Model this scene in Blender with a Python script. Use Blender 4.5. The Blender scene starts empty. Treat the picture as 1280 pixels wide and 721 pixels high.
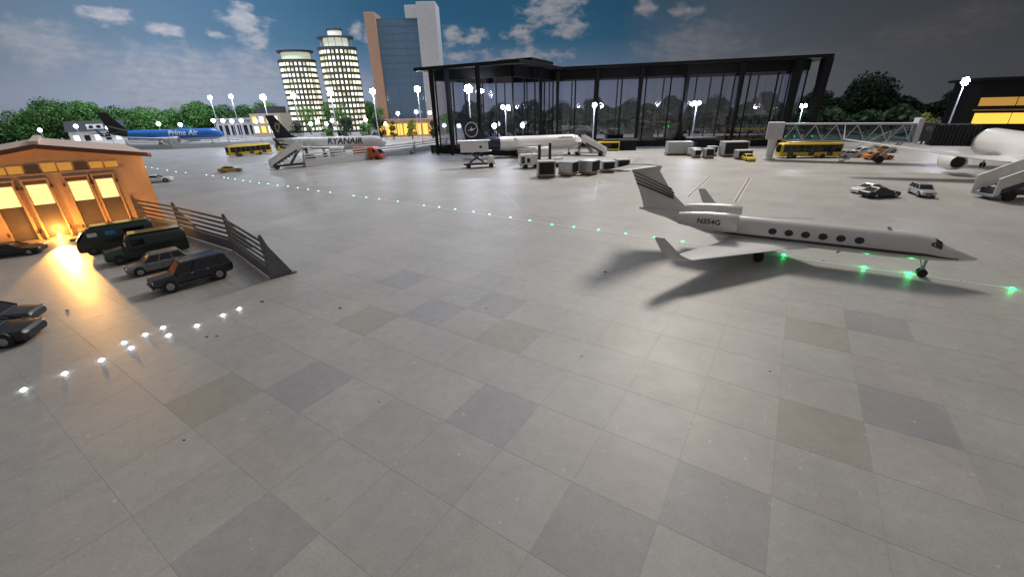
import bpy, bmesh, math, random
from mathutils import Vector, Matrix
random.seed(7)
PI = math.pi
R_ = math.radians
sc = bpy.context.scene
COL = sc.collection

# ------------------------------------------------------------------ camera, light, exposure
cam = bpy.data.cameras.new('camera'); cam_o = bpy.data.objects.new('camera', cam); COL.objects.link(cam_o)
cam.sensor_width = 36; cam.lens = 514.3 / 1280 * 36; cam.clip_start = .05; cam.clip_end = 600
cam_o.matrix_world = Matrix.Translation((0, 0, 4.107)) @ Matrix.Rotation(PI/2 - .4179, 4, 'X') @ Matrix.Rotation(-.0271, 4, 'Z')
sc.camera = cam_o
sc.view_settings.view_transform = 'Standard'; sc.view_settings.look = 'None'
sc.view_settings.exposure = .15; sc.view_settings.gamma = 1
sc.cycles.use_denoising = True
sc.cycles.max_bounces = 8; sc.cycles.transparent_max_bounces = 16
sc.cycles.sample_clamp_indirect = 4; sc.cycles.caustics_reflective = False; sc.cycles.caustics_refractive = False
w = bpy.data.worlds.new('World'); sc.world = w; w.use_nodes = True
w.node_tree.nodes['Background'].inputs[0].default_value = (.68, .67, .68, 1)
w.node_tree.nodes['Background'].inputs[1].default_value = .31

def area(name, loc, target, size, power, col):
    l = bpy.data.lights.new(name, 'AREA'); l.shape = 'DISK'; l.size = size; l.energy = power; l.color = col
    o = bpy.data.objects.new(name, l); COL.objects.link(o); o.location = loc
    o.rotation_euler = (Vector(target) - Vector(loc)).to_track_quat('-Z', 'Y').to_euler()
    return o
area('overhead_light', (19, 46, 33), (5, 10, 0), 10, 15500, (1, .92, .81))       # over the apron, ahead and a little right
area('overhead_light', (-48, 70, 46), (-66, 100, 4), 16, 33000, (.74, .84, 1))   # added unseen above the far left, lights floor and backdrop there
area('overhead_light', (-5, 58, 42), (-12, 30, 0), 36, 8500, (.8, .86, 1))           # extra fill, no such lamp in view, brightens the mid-left floor
area('overhead_light', (8, 78, 46), (2, 110, 6), 14, 16000, (.78, .87, 1))      # added out of view to light the backdrop behind the terminal

# ------------------------------------------------------------------ materials
def nt(name):
    m = bpy.data.materials.new(name); m.use_nodes = True
    return m, m.node_tree, m.node_tree.nodes['Principled BSDF']
def M(name, col, rough=.5, metal=0, var=.1, scale=5, bump=0, emit=0, ecol=None, coat=0, island=0):
    m, t, b = nt(name); N = t.nodes; L = t.links
    tc = N.new('ShaderNodeTexCoord'); nz = N.new('ShaderNodeTexNoise'); nz.inputs['Scale'].default_value = scale; nz.inputs['Detail'].default_value = 4
    L.new(tc.outputs['Object'], nz.inputs['Vector'])
    mr = N.new('ShaderNodeMapRange'); mr.inputs[1].default_value = .25; mr.inputs[2].default_value = .75
    mr.inputs[3].default_value = 1 - var; mr.inputs[4].default_value = 1 + var
    L.new(nz.outputs[0], mr.inputs[0])
    mx = N.new('ShaderNodeMix'); mx.data_type = 'RGBA'; mx.blend_type = 'MULTIPLY'; mx.inputs[0].default_value = 1
    mx.inputs[6].default_value = (*col, 1); L.new(mr.outputs[0], mx.inputs[7]); src = mx.outputs[2]
    L.new(src, b.inputs['Base Color'])
    b.inputs['Roughness'].default_value = rough; b.inputs['Metallic'].default_value = metal; b.inputs['Coat Weight'].default_value = coat
    if bump:
        bp = N.new('ShaderNodeBump'); bp.inputs['Strength'].default_value = bump; bp.inputs['Distance'].default_value = .02
        L.new(nz.outputs[0], bp.inputs['Height']); L.new(bp.outputs[0], b.inputs['Normal'])
    if emit:
        b.inputs['Emission Color'].default_value = (*(ecol or col), 1); b.inputs['Emission Strength'].default_value = emit
        if island:
            g = N.new('ShaderNodeNewGeometry'); r = N.new('ShaderNodeMapRange'); r.inputs[3].default_value = emit*(1-island); r.inputs[4].default_value = emit*(1+island)
            L.new(g.outputs['Random Per Island'], r.inputs[0]); L.new(r.outputs[0], b.inputs['Emission Strength'])
    return m
def glass_mat(name, tint, refl=1.0, rough=.02):
    m = bpy.data.materials.new(name); m.use_nodes = True; t = m.node_tree; t.nodes.clear()
    o = t.nodes.new('ShaderNodeOutputMaterial'); mix = t.nodes.new('ShaderNodeMixShader'); tr = t.nodes.new('ShaderNodeBsdfTransparent')
    gl = t.nodes.new('ShaderNodeBsdfGlossy'); lw = t.nodes.new('ShaderNodeLayerWeight'); lw.inputs[0].default_value = .5; pw = t.nodes.new('ShaderNodeMath'); pw.operation = 'POWER'; pw.inputs[1].default_value = 4.5
    fr = t.nodes.new('ShaderNodeMath'); fr.operation = 'MULTIPLY_ADD'; fr.inputs[1].default_value = .8; fr.inputs[2].default_value = .05; t.links.new(lw.outputs['Facing'], pw.inputs[0]); t.links.new(pw.outputs[0], fr.inputs[0])
    tr.inputs[0].default_value = (*tint, 1); gl.inputs['Roughness'].default_value = rough; gl.inputs[0].default_value = (refl, refl, refl, 1)
    nz = t.nodes.new('ShaderNodeTexNoise'); nz.inputs['Scale'].default_value = 1.2
    bp = t.nodes.new('ShaderNodeBump'); bp.inputs['Strength'].default_value = .02; t.links.new(nz.outputs[0], bp.inputs['Height']); t.links.new(bp.outputs[0], gl.inputs['Normal'])
    t.links.new(fr.outputs[0], mix.inputs[0]); t.links.new(tr.outputs[0], mix.inputs[1]); t.links.new(gl.outputs[0], mix.inputs[2]); t.links.new(mix.outputs[0], o.inputs[0])
    return m
MT = dict(
    white=M('white_paint', (.72, .71, .70), .28, var=.04, coat=.3), offwhite=M('offwhite_plastic', (.58, .57, .55), .45),
    jetwhite=M('jet_paint', (.53, .515, .505), .32, var=.06, scale=3, coat=.2), black=M('black_paint', (.012, .012, .014), .4), rubber=M('tyre_rubber', (.015, .015, .016), .8),
    dark=M('dark_grey_plastic', (.04, .04, .045), .5), navy=M('navy_paint', (.012, .015, .04), .35), stripe=M('dark_stripe', (.045, .04, .045), .4),
    grey=M('grey_plastic', (.27, .27, .28), .5, bump=.1), lgrey=M('light_grey_plastic', (.42, .42, .43), .45), steel=M('steel', (.42, .42, .44), .35, .7),
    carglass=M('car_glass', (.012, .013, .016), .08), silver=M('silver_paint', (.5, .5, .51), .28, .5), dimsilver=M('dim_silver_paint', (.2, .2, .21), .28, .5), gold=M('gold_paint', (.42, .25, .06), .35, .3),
    green=M('dark_green_paint', (.006, .05, .018), .3, coat=.4), dgreen=M('black_green_paint', (.004, .012, .008), .35, coat=.3), blueblack=M('blue_black_paint', (.007, .007, .017), .25, coat=.5),
    orange=M('orange_red_paint', (.55, .09, .025), .4), carorange=M('car_orange', (.6, .2, .05), .35), yellow=M('bus_yellow', (.62, .43, .02), .4),
    primeblue=M('bright_blue_paint', (.018, .13, .42), .35), tan=M('tan_base', (.3, .19, .09), .6), curtain=M('black_curtain', (.012, .012, .012), .8, bump=.3),
    ledlamp=M('floodlight_led', (.9, .93, 1), .5, emit=45, ecol=(.86, .9, 1)), globe=M('globe_lamp_glow', (.9, .9, 1), .5, emit=14, ecol=(.9, .92, 1)),
    mast=M('mast_paint', (.42, .42, .45), .4), warmwin=M('lit_window', (.8, .75, .55), .4, emit=1.0, ecol=(1, .97, .76), island=.5),
    dimwin=M('dim_lit_window', (.6, .55, .4), .4, emit=.45, ecol=(1, .9, .55)), band=M('tower_band', (.05, .055, .05), .5), bark=M('bark', (.09, .06, .035), .9, bump=.5), termblack=M('terminal_black', (.008, .008, .009), .5),
    terracotta=M('terracotta_slab', (.46, .27, .18), .7), concrete=M('pale_concrete', (.5, .49, .48), .7, bump=.1),
    glow_or=M('orange_lit_window', (.8, .45, .08), .5, emit=1.1, ecol=(1, .5, .06), island=.25), glow_dim=M('dim_orange_window', (.5, .3, .08), .5, emit=.28, ecol=(1, .5, .08), island=.3),
    hwall=M('hangar_wall', (.58, .38, .24), .75, var=.06, bump=.1), hroof=M('hangar_roof', (.62, .48, .41), .7, var=.1), htrim=M('hangar_eave', (.12, .05, .03), .6),
    doorglow=M('door_pane', (.75, .6, .3), .5, emit=1.05, ecol=(1, .74, .3), island=.1), doorlow=M('door_lower', (.12, .085, .075), .55),
    fencem=M('blast_fence_steel', (.13, .13, .14), .4, .3, var=.15, bump=.1), fencel=M('pale_blast_fence', (.42, .42, .43), .6),
    wline=M('white_line_paint', (.5, .5, .51), .5), bline=M('brown_line_paint', (.16, .075, .05), .6), gline=M('grey_line_paint', (.27, .27, .275), .5), fline=M('faded_line_paint', (.40, .40, .40), .5),
    wled=M('white_floor_led', (1, 1, 1), .4, emit=16, ecol=(.85, .95, 1)), gled=M('green_floor_led', (.2, 1, .5), .4, emit=6, ecol=(.02, 1, .25)), gled2=M('pale_green_floor_led', (.6, 1, .8), .4, emit=3.2, ecol=(.3, 1, .72)),
    teal=M('bridge_teal', (.38, .44, .46), .4), glowred=M('tail_light', (.3, .01, .01), .3), headl=M('head_light', (.6, .62, .65), .1),
    bluepane=M('blue_reflective_pane', (.03, .25, .5), .15), goldmark=M('gold_emblem', (.42, .30, .12), .5), tglass=glass_mat('terminal_glass', (.88, .88, .91)), bglass=glass_mat('bridge_glass', (.55, .66, .68)),
)
MT['termblack'].node_tree.nodes['Principled BSDF'].inputs['Specular IOR Level'].default_value = .2
def leaf(name, a, b):
    m, t, p = nt(name); N = t.nodes; L = t.links
    g = N.new('ShaderNodeNewGeometry'); cr = N.new('ShaderNodeMix'); cr.data_type = 'RGBA'; cr.inputs[6].default_value = (*a, 1); cr.inputs[7].default_value = (*b, 1)
    L.new(g.outputs['Random Per Island'], cr.inputs[0])
    oi = N.new('ShaderNodeObjectInfo'); mr = N.new('ShaderNodeMapRange'); mr.inputs[3].default_value = .6; mr.inputs[4].default_value = 1.35; L.new(oi.outputs['Random'], mr.inputs[0])
    mm = N.new('ShaderNodeMix'); mm.data_type = 'RGBA'; mm.blend_type = 'MULTIPLY'; mm.inputs[0].default_value = 1; L.new(cr.outputs[2], mm.inputs[6]); L.new(mr.outputs[0], mm.inputs[7]); L.new(mm.outputs[2], p.inputs['Base Color']); p.inputs['Roughness'].default_value = .6
    return m
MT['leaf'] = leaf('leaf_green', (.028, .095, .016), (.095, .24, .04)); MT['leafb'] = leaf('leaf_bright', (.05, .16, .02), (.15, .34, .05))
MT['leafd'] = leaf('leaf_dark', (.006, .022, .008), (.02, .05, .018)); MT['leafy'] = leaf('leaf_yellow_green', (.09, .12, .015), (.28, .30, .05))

# ------------------------------------------------------------------ mesh helpers
class MB:
    def __init__(s): s.v = []; s.f = []
    def add(s, vs, fs):
        n = len(s.v); s.v += [tuple(p) for p in vs]; s.f += [tuple(i + n for i in f) for f in fs]; return s
    def box(s, x0, x1, y0, y1, z0, z1, T=None):
        vs = [Vector((x, y, z)) for z in (z0, z1) for y in (y0, y1) for x in (x0, x1)]
        if T is not None: vs = [T @ p for p in vs]
        return s.add(vs, [(0, 2, 3, 1), (4, 5, 7, 6), (0, 1, 5, 4), (2, 6, 7, 3), (0, 4, 6, 2), (1, 3, 7, 5)])
    def hexa(s, b, t):      # bottom ring of 4, top ring of 4
        return s.add(list(b) + list(t), [(3, 2, 1, 0), (4, 5, 6, 7)] + [(i, (i+1) % 4, 4+(i+1) % 4, 4+i) for i in range(4)])
    def bar(s, p, q, a, b=None, up=(0, 0, 1)):   # rectangular bar between two points
        b = b or a; p = Vector(p); q = Vector(q); d = (q-p).normalized(); u = Vector(up)
        if abs(d.dot(u)) > .98: u = Vector((1, 0, 0))
        s1 = d.cross(u).normalized(); u2 = s1.cross(d)
        c = [(-a/2, -b/2), (a/2, -b/2), (a/2, b/2), (-a/2, b/2)]
        return s.hexa([p + s1*i + u2*j for i, j in c], [q + s1*i + u2*j for i, j in c])
    def cyl(s, p, q, r0, r1=None, n=12):
        r1 = r0 if r1 is None else r1; p = Vector(p); q = Vector(q); d = (q-p).normalized()
        u = Vector((0, 0, 1)) if abs(d.z) < .9 else Vector((1, 0, 0)); a = d.cross(u).normalized(); b = a.cross(d)
        R0 = [p + (a*math.cos(2*PI*i/n) + b*math.sin(2*PI*i/n))*r0 for i in range(n)]; R1 = [q + (a*math.cos(2*PI*i/n) + b*math.sin(2*PI*i/n))*r1 for i in range(n)]
        return s.add(R0 + R1, [tuple(range(n-1, -1, -1)), tuple(range(n, 2*n))] + [(i, (i+1) % n, n+(i+1) % n, n+i) for i in range(n)])
    def loft(s, rings, cap=True):
        n = len(rings[0]); vs = [p for r in rings for p in r]; fs = []
        for k in range(len(rings)-1):
            for i in range(n): fs.append((k*n+i, k*n+(i+1) % n, (k+1)*n+(i+1) % n, (k+1)*n+i))
        if cap: fs += [tuple(range(n-1, -1, -1)), tuple((len(rings)-1)*n + i for i in range(n))]
        return s.add(vs, fs)
    def prism(s, poly, z0, z1):
        n = len(poly); return s.add([(x, y, z0) for x, y in poly] + [(x, y, z1) for x, y in poly],
            [tuple(range(n-1, -1, -1)), tuple(range(n, 2*n))] + [(i, (i+1) % n, n+(i+1) % n, n+i) for i in range(n)])
    def slab(s, pts, off):   # extrude a planar polygon by a vector
        n = len(pts); pts = [Vector(p) for p in pts]; o = Vector(off)
        return s.add(pts + [p+o for p in pts], [tuple(range(n-1, -1, -1)), tuple(range(n, 2*n))] + [(i, (i+1) % n, n+(i+1) % n, n+i) for i in range(n)])
    def build(s, name, mat, parent=None, smooth=None, bev=0, loc=None, seg=2):
        me = bpy.data.meshes.new(name); me.from_pydata([tuple(p) for p in s.v], [], s.f); me.update()
        bm = bmesh.new(); bm.from_mesh(me); bmesh.ops.recalc_face_normals(bm, faces=bm.faces); bm.to_mesh(me); bm.free()
        if smooth:
            me.polygons.foreach_set('use_smooth', [True]*len(me.polygons)); me.set_sharp_from_angle(angle=R_(smooth))
        me.materials.append(MT[mat] if isinstance(mat, str) else mat)
        o = bpy.data.objects.new(name, me); COL.objects.link(o); o.parent = parent
        if loc: o.location = loc
        if bev:
            b = o.modifiers.new('bevel', 'BEVEL'); b.width = bev; b.segments = seg; b.limit_method = 'ANGLE'; b.angle_limit = R_(40)
        return o
def tag(o, label, cat, group=None, kind=None):
    if label: o['label'] = label
    if cat: o['category'] = cat
    if group: o['group'] = group
    if kind: o['kind'] = kind
    return o
def empty(name, loc, rz=0, s=1):
    o = bpy.data.objects.new(name, None); COL.objects.link(o); o.location = loc; o.rotation_euler = (0, 0, rz); o.scale = (s, s, s); o.empty_display_size = .1
    return o
def copy_tree(o, parent=None):
    c = o.copy(); COL.objects.link(c); c.parent = parent
    for ch in list(o.children): copy_tree(ch, c)
    return c
def text(s, size, thick=0.0):
    c = bpy.data.curves.new('lettering', 'FONT'); c.body = s; c.size = size; c.offset = thick; c.align_x = 'CENTER'; c.align_y = 'CENTER'; c.resolution_u = 3
    o = bpy.data.objects.new('lettering', c); COL.objects.link(o); bpy.context.view_layer.update()
    me = bpy.data.meshes.new_from_object(o); bm = bmesh.new(); bm.from_mesh(me)
    for k in range(-7, 8): bmesh.ops.bisect_plane(bm, geom=bm.verts[:] + bm.edges[:] + bm.faces[:], plane_co=(0, k*size*.07, 0), plane_no=(0, 1, 0))
    bm.to_mesh(me); bm.free(); vs = [tuple(v.co) for v in me.vertices]; fs = [tuple(p.vertices) for p in me.polygons]
    bpy.data.objects.remove(o); return vs, fs
def lettering(s, size, fn, mat, parent, thick=.0, name='lettering'):
    vs, fs = text(s, size, thick); mb = MB(); mb.add([fn(v[0], v[1]) for v in vs], fs); return mb.build(name, mat, parent)

# ------------------------------------------------------------------ floor of tiles
GY, GX0, GY0 = -.5827, -5.4583, 5.1668      # tile grid: turn and corner
cg, sg = math.cos(GY), math.sin(GY)
def floor_mat(name, objcol):
    m, t, b = nt(name); N = t.nodes; L = t.links
    geo = N.new('ShaderNodeNewGeometry')
    mp = N.new('ShaderNodeMapping'); mp.vector_type = 'TEXTURE'; mp.inputs['Location'].default_value = (GX0, GY0, 0); mp.inputs['Rotation'].default_value = (0, 0, GY)
    L.new(geo.outputs['Position'], mp.inputs['Vector']); uv = mp.outputs[0]
    def math_(op, a, b_=None, c=None):
        n = N.new('ShaderNodeMath'); n.operation = op
        for i, x in enumerate((a, b_, c)):
            if x is None: continue
            if isinstance(x, (int, float)): n.inputs[i].default_value = x
            else: L.new(x, n.inputs[i])
        return n.outputs[0]
    def noise(scale, detail=3, rough=.6):
        n = N.new('ShaderNodeTexNoise'); n.inputs['Scale'].default_value = scale; n.inputs['Detail'].default_value = detail; n.inputs['Roughness'].default_value = rough
        L.new(uv, n.inputs['Vector']); return n.outputs[0]
    def rng(x, a, b_, c, d, cl=True):
        n = N.new('ShaderNodeMapRange'); n.clamp = cl
        for i, v in enumerate((a, b_, c, d)): n.inputs[i+1].default_value = v
        L.new(x, n.inputs[0]); return n.outputs[0]
    def mult(a, b_):
        n = N.new('ShaderNodeMix'); n.data_type = 'RGBA'; n.blend_type = 'MULTIPLY'; n.inputs[0].default_value = 1
        for i, x in ((6, a), (7, b_)):
            if isinstance(x, tuple): n.inputs[i].default_value = x
            else: L.new(x, n.inputs[i])
        return n.outputs[2]
    if objcol:
        oi = N.new('ShaderNodeObjectInfo'); base = oi.outputs['Color']
    else:
        fl = N.new('ShaderNodeVectorMath'); fl.operation = 'FLOOR'; L.new(uv, fl.inputs[0])
        wn = N.new('ShaderNodeTexWhiteNoise'); wn.noise_dimensions = '2D'; L.new(fl.outputs[0], wn.inputs['Vector'])
        k = rng(wn.outputs['Value'], 0, 1, .93, 1.04)
        base = mult((.345, .331, .314, 1), k)
        sx = N.new('ShaderNodeSeparateXYZ'); fr = N.new('ShaderNodeVectorMath'); fr.operation = 'FRACTION'; L.new(uv, fr.inputs[0]); L.new(fr.outputs[0], sx.inputs[0])
        e = []
        for i in (0, 1):
            d = math_('ABSOLUTE', math_('SUBTRACT', sx.outputs[i], .5)); e.append(rng(d, .488, .496, 1, .9))
        base = mult(base, math_('MINIMUM', e[0], e[1]))
    base = mult(base, rng(noise(.45, 4), .3, .7, .88, 1.1))
    base = mult(base, rng(noise(5, 6, .75), .3, .7, .9, 1.08))
    base = mult(base, rng(noise(38, 2, .6), .25, .75, .9, 1.1))
    v = N.new('ShaderNodeTexVoronoi'); v.inputs['Scale'].default_value = 7; L.new(uv, v.inputs['Vector'])
    vs = N.new('ShaderNodeSeparateColor'); L.new(v.outputs['Color'], vs.inputs[0])
    fleck = math_('MULTIPLY', rng(v.outputs['Distance'], .1, .22, 1, 0), rng(vs.outputs[0], .8, .84, 0, 1))
    fleck = math_('MULTIPLY', fleck, rng(noise(16, 2), .45, .6, 0, .5))
    mx = N.new('ShaderNodeMix'); mx.data_type = 'RGBA'; L.new(fleck, mx.inputs[0]); L.new(base, mx.inputs[6]); mx.inputs[7].default_value = (.62, .62, .6, 1)
    v2 = N.new('ShaderNodeTexVoronoi'); v2.inputs['Scale'].default_value = 3.1; L.new(uv, v2.inputs['Vector'])
    vs2 = N.new('ShaderNodeSeparateColor'); L.new(v2.outputs['Color'], vs2.inputs[0])
    spot = math_('MULTIPLY', rng(v2.outputs['Distance'], .03, .1, 1, 0), rng(vs2.outputs[1], .86, .9, 0, .35))
    mx2 = N.new('ShaderNodeMix'); mx2.data_type = 'RGBA'; L.new(spot, mx2.inputs[0]); L.new(mx.outputs[2], mx2.inputs[6]); mx2.inputs[7].default_value = (.12, .115, .11, 1)
    L.new(mx2.outputs[2], b.inputs['Base Color'])
    L.new(rng(noise(1.1, 3), .3, .7, .45, .5), b.inputs['Roughness'])
    b.inputs['Specular IOR Level'].default_value = .38
    bp = N.new('ShaderNodeBump'); bp.inputs['Strength'].default_value = .05; bp.inputs['Distance'].default_value = .01
    L.new(noise(9, 4), bp.inputs['Height']); L.new(bp.outputs[0], b.inputs['Normal'])
    return m
MT['floor'] = floor_mat('vinyl_floor', False); MT['tile'] = floor_mat('vinyl_tile', True)
floor = MB().add([(-150, -25, -.0015), (150, -25, -.0015), (150, 150, -.0015), (-150, 150, -.0015)], [(0, 1, 2, 3)]).build('floor', 'floor'); floor['kind'] = 'structure'
def tile_world(u, v): return (cg*u - sg*v + GX0, sg*u + cg*v + GY0)
tiles = []
for u in range(-22, 30):
    for v in range(-16, 22):
        x, y = tile_world(u+.5, v+.5)
        if y < .8: continue
        dep = y*.914 + 4.1*.406; px = 514*x/dep
        if abs(px) < 640 + 300/dep*1.1: tiles.append((math.hypot(x, y), u, v))
tiles.sort(); tiles = tiles[:298]
special = {(0, 0): 'o', (1, 1): 'd', (4, 2): 'd', (0, 3): 'o', (1, 4): 'd', (3, 4): 'o', (3, -1): 'd', (8, 4): 'o', (9, 5): 'd', (8, 3): 'n', (8, 7): 'o', (9, 8): 'd', (7, 2): 'd', (-1, 5): 'd', (2, 5): 'd', (6, 1): 'd', (-3, 1): 'n'}
tm = None
for k, (d, u, v) in enumerate(tiles):
    if tm is None:
        mb = MB(); a, c = .5-.0035, .5-.0045
        mb.add([(-a, -a, 0), (a, -a, 0), (a, a, 0), (-a, a, 0), (-c, -c, .0012), (c, -c, .0012), (c, c, .0012), (-c, c, .0012)], [(4, 5, 6, 7)] + [(i, (i+1) % 4, 4+(i+1) % 4, 4+i) for i in range(4)])
        o = mb.build('floor_tile', 'tile', floor); tm = o.data
    else:
        o = bpy.data.objects.new('floor_tile', tm); COL.objects.link(o); o.parent = floor
    x, y = tile_world(u+.5, v+.5); o.location = (x + random.uniform(-.0015, .0015), y + random.uniform(-.0015, .0015), -.0012); o.rotation_euler = (0, 0, GY)
    f = random.uniform(.96, 1.03); t = random.uniform(-.004, .004)
    c = (.345*f + t, .331*f, .314*f - t)
    s = special.get((u, v))
    if s == 'o': c = (.298, .284, .25)
    if s == 'd': c = (.287, .278, .282)
    o.color = (*c, 1)

# ------------------------------------------------------------------ printed sky backdrop
def sky_mat():
    m, t, b = nt('printed_sky'); N = t.nodes; L = t.links
    geo = N.new('ShaderNodeNewGeometry'); sp = N.new('ShaderNodeSeparateXYZ'); L.new(geo.outputs['Position'], sp.inputs[0])
    at = N.new('ShaderNodeMath'); at.operation = 'ARCTAN2'; L.new(sp.outputs[0], at.inputs[0]); L.new(sp.outputs[1], at.inputs[1])
    dg = N.new('ShaderNodeMath'); dg.operation = 'MULTIPLY'; dg.inputs[1].default_value = 180/PI; L.new(at.outputs[0], dg.inputs[0])
    cb = N.new('ShaderNodeCombineXYZ'); L.new(dg.outputs[0], cb.inputs[0]); L.new(sp.outputs[2], cb.inputs[1])
    def noise(scale, det, sx=1, sy=1):
        mp = N.new('ShaderNodeMapping'); mp.inputs['Scale'].default_value = (sx, sy, 1); L.new(cb.outputs[0], mp.inputs[0])
        n = N.new('ShaderNodeTexNoise'); n.inputs['Scale'].default_value = scale; n.inputs['Detail'].default_value = det; n.inputs['Roughness'].default_value = .58
        L.new(mp.outputs[0], n.inputs['Vector']); return n.outputs[0]
    def ramp(x, a, b_, stops):
        mr = N.new('ShaderNodeMapRange'); mr.inputs[1].default_value = a; mr.inputs[2].default_value = b_; L.new(x, mr.inputs[0])
        r = N.new('ShaderNodeValToRGB'); e = r.color_ramp.elements
        while len(e) < len(stops): e.new(.5)
        for k, (p, c) in enumerate(stops): e[k].position = p; e[k].color = (*c, 1)
        L.new(mr.outputs[0], r.inputs[0]); return r.outputs[0]
    def mix(f, a, b_, mode='MIX'):
        n = N.new('ShaderNodeMix'); n.data_type = 'RGBA'; n.blend_type = mode
        for i, x in ((0, f), (6, a), (7, b_)):
            if isinstance(x, (int, float)): n.inputs[i].default_value = x
            elif isinstance(x, tuple): n.inputs[i].default_value = (*x, 1)
            else: L.new(x, n.inputs[i])
        return n.outputs[2]
    blue = ramp(sp.outputs[2], 0, 30, [(0, (.46, .46, .52)), (.25, (.34, .38, .45)), (.45, (.14, .21, .30)), (.65, (.038, .125, .20)), (.85, (.024, .10, .17)), (1, (.02, .09, .155))])
    # grey print towards both ends; weak light at the right painted in
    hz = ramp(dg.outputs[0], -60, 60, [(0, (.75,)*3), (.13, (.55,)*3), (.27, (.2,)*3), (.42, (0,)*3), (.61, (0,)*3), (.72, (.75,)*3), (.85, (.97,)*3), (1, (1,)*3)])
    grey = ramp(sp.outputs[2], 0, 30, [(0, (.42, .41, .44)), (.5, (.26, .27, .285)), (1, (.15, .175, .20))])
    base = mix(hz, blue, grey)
    clouds = [(5.6, 26.2, 3.9, 5.0), (7.7, 22.0, 2.4, 3.1), (2.0, 21.2, 1.9, 2.5), (-3.5, 20.6, 1.7, 2.3), (-6.3, 20.8, 1.7, 2.5), (-28.1, 23.3, 2.2, 4.0), (-27.6, 19.4, 1.8, 2.2), (-35.1, 20.4, 1.4, 1.6), (-38.7, 22.1, 2.2, 1.7), (-31.3, 20.2, 1.0, 1.2), (20.6, 24.0, 1.8, 2.0), (16.2, 25.5, 1.5, 3.0), (2.2, 15.7, 5.8, 2.4), (-15.1, 20.4, 1.8, 2.8), (-17.2, 21.7, .9, 2.4), (-5.6, 16.1, 2.9, 1.8), (60, 22, 5, 4), (-62, 20, 5, 4), (12, 34, 5, 3), (-14, 36, 4, 3)]
    soft = [(-33.3, 11.9, 4.3, 4.7), (-28.2, 12.9, 3.1, 5.0), (-36.7, 11.0, 4.7, 6.1), (22.0, 16.3, 4.9, 4.4), (-45.6, 17.5, 1.5, 3.1), (44.6, 17.1, 2.1, 2.8), (41.7, 14.6, 3.6, 3.0), (-43.7, 16.2, 2.6, 4.0), (31, 11, 6, 3), (-22, 9, 5, 4), (-55, 14, 6, 5)]
    def field(cl):
        cur = None
        for cu, cv, wu, wv in cl:
            s = N.new('ShaderNodeVectorMath'); s.operation = 'SUBTRACT'; L.new(cb.outputs[0], s.inputs[0]); s.inputs[1].default_value = (cu, cv, 0)
            q = N.new('ShaderNodeVectorMath'); q.operation = 'MULTIPLY'; L.new(s.outputs[0], q.inputs[0]); q.inputs[1].default_value = (1/wu/1.2, 1/wv/1.15, 0)
            l = N.new('ShaderNodeVectorMath'); l.operation = 'LENGTH'; L.new(q.outputs[0], l.inputs[0])
            if cur is None: cur = l.outputs['Value']
            else:
                mn = N.new('ShaderNodeMath'); mn.operation = 'MINIMUM'; L.new(cur, mn.inputs[0]); L.new(l.outputs['Value'], mn.inputs[1]); cur = mn.outputs[0]
        return cur
    def mask(cl, amp, nz, a, b_):
        f = field(cl); n1 = N.new('ShaderNodeMath'); n1.operation = 'MULTIPLY_ADD'; L.new(nz, n1.inputs[0]); n1.inputs[1].default_value = amp; L.new(f, n1.inputs[2])
        mr = N.new('ShaderNodeMapRange'); mr.interpolation_type = 'SMOOTHSTEP'; mr.inputs[1].default_value = a; mr.inputs[2].default_value = b_; mr.inputs[3].default_value = 1; mr.inputs[4].default_value = 0
        L.new(n1.outputs[0], mr.inputs[0]); return mr.outputs[0]
    nz = noise(.55, 7, 1, .75)
    def scale(x, k):
        n = N.new('ShaderNodeMath'); n.operation = 'MULTIPLY'; n.inputs[1].default_value = k; L.new(x, n.inputs[0]); return n.outputs[0]
    cm = mask(clouds, 2.6, nz, 1.4, 2.25); sm = mask(soft, 2.2, nz, 1.3, 2.4)
    tint = ramp(noise(.9, 5), .3, .7, [(0, (.29, .275, .285)), (1, (.46, .415, .39))])
    base = mix(scale(sm, .55), base, tint); base = mix(scale(cm, .85), base, tint)
    dim = ramp(dg.outputs[0], -60, 60, [(0, (1,)*3), (1, (1,)*3)])
    L.new(base, b.inputs['Base Color']); b.inputs['Roughness'].default_value = .85; b.inputs['Specular IOR Level'].default_value = .15
    return m
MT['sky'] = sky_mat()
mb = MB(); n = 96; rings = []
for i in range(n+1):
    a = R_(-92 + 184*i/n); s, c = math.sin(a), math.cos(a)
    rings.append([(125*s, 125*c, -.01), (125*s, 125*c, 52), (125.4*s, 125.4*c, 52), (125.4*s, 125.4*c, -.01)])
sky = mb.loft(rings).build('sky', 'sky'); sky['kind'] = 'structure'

# ------------------------------------------------------------------ trees
def crown_mesh(name, lobes, n, ls, mat):
    mb = MB(); tot = sum(r*r for *_, r in lobes)
    for (x, y, z, r) in lobes:
        for _ in range(int(n*r*r/tot)):
            d = Vector((random.gauss(0, 1), random.gauss(0, 1), random.gauss(0, 1))).normalized()
            rr = r*(1 - abs(random.gauss(0, .22)))*(1+.18*math.sin(5*d.x+3*x)*math.sin(4*d.z+z)); p = Vector((x, y, z)) + Vector((d.x, d.y, d.z*.85))*rr
            a = Vector((random.gauss(0, 1), random.gauss(0, 1), random.gauss(0, 1))).normalized(); nn = (d + a*.9).normalized()
            u = nn.cross(Vector((random.random(), random.random(), .3))).normalized(); w_ = nn.cross(u); s = ls*random.uniform(.6, 1.5)
            mb.add([p - u*s, p + w_*s*.55, p + u*s, p - w_*s*.55], [(0, 1, 2, 3)])
    me = bpy.data.meshes.new(name); me.from_pydata([tuple(p) for p in mb.v], [], mb.f); me.materials.append(MT[mat]); return me
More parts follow.
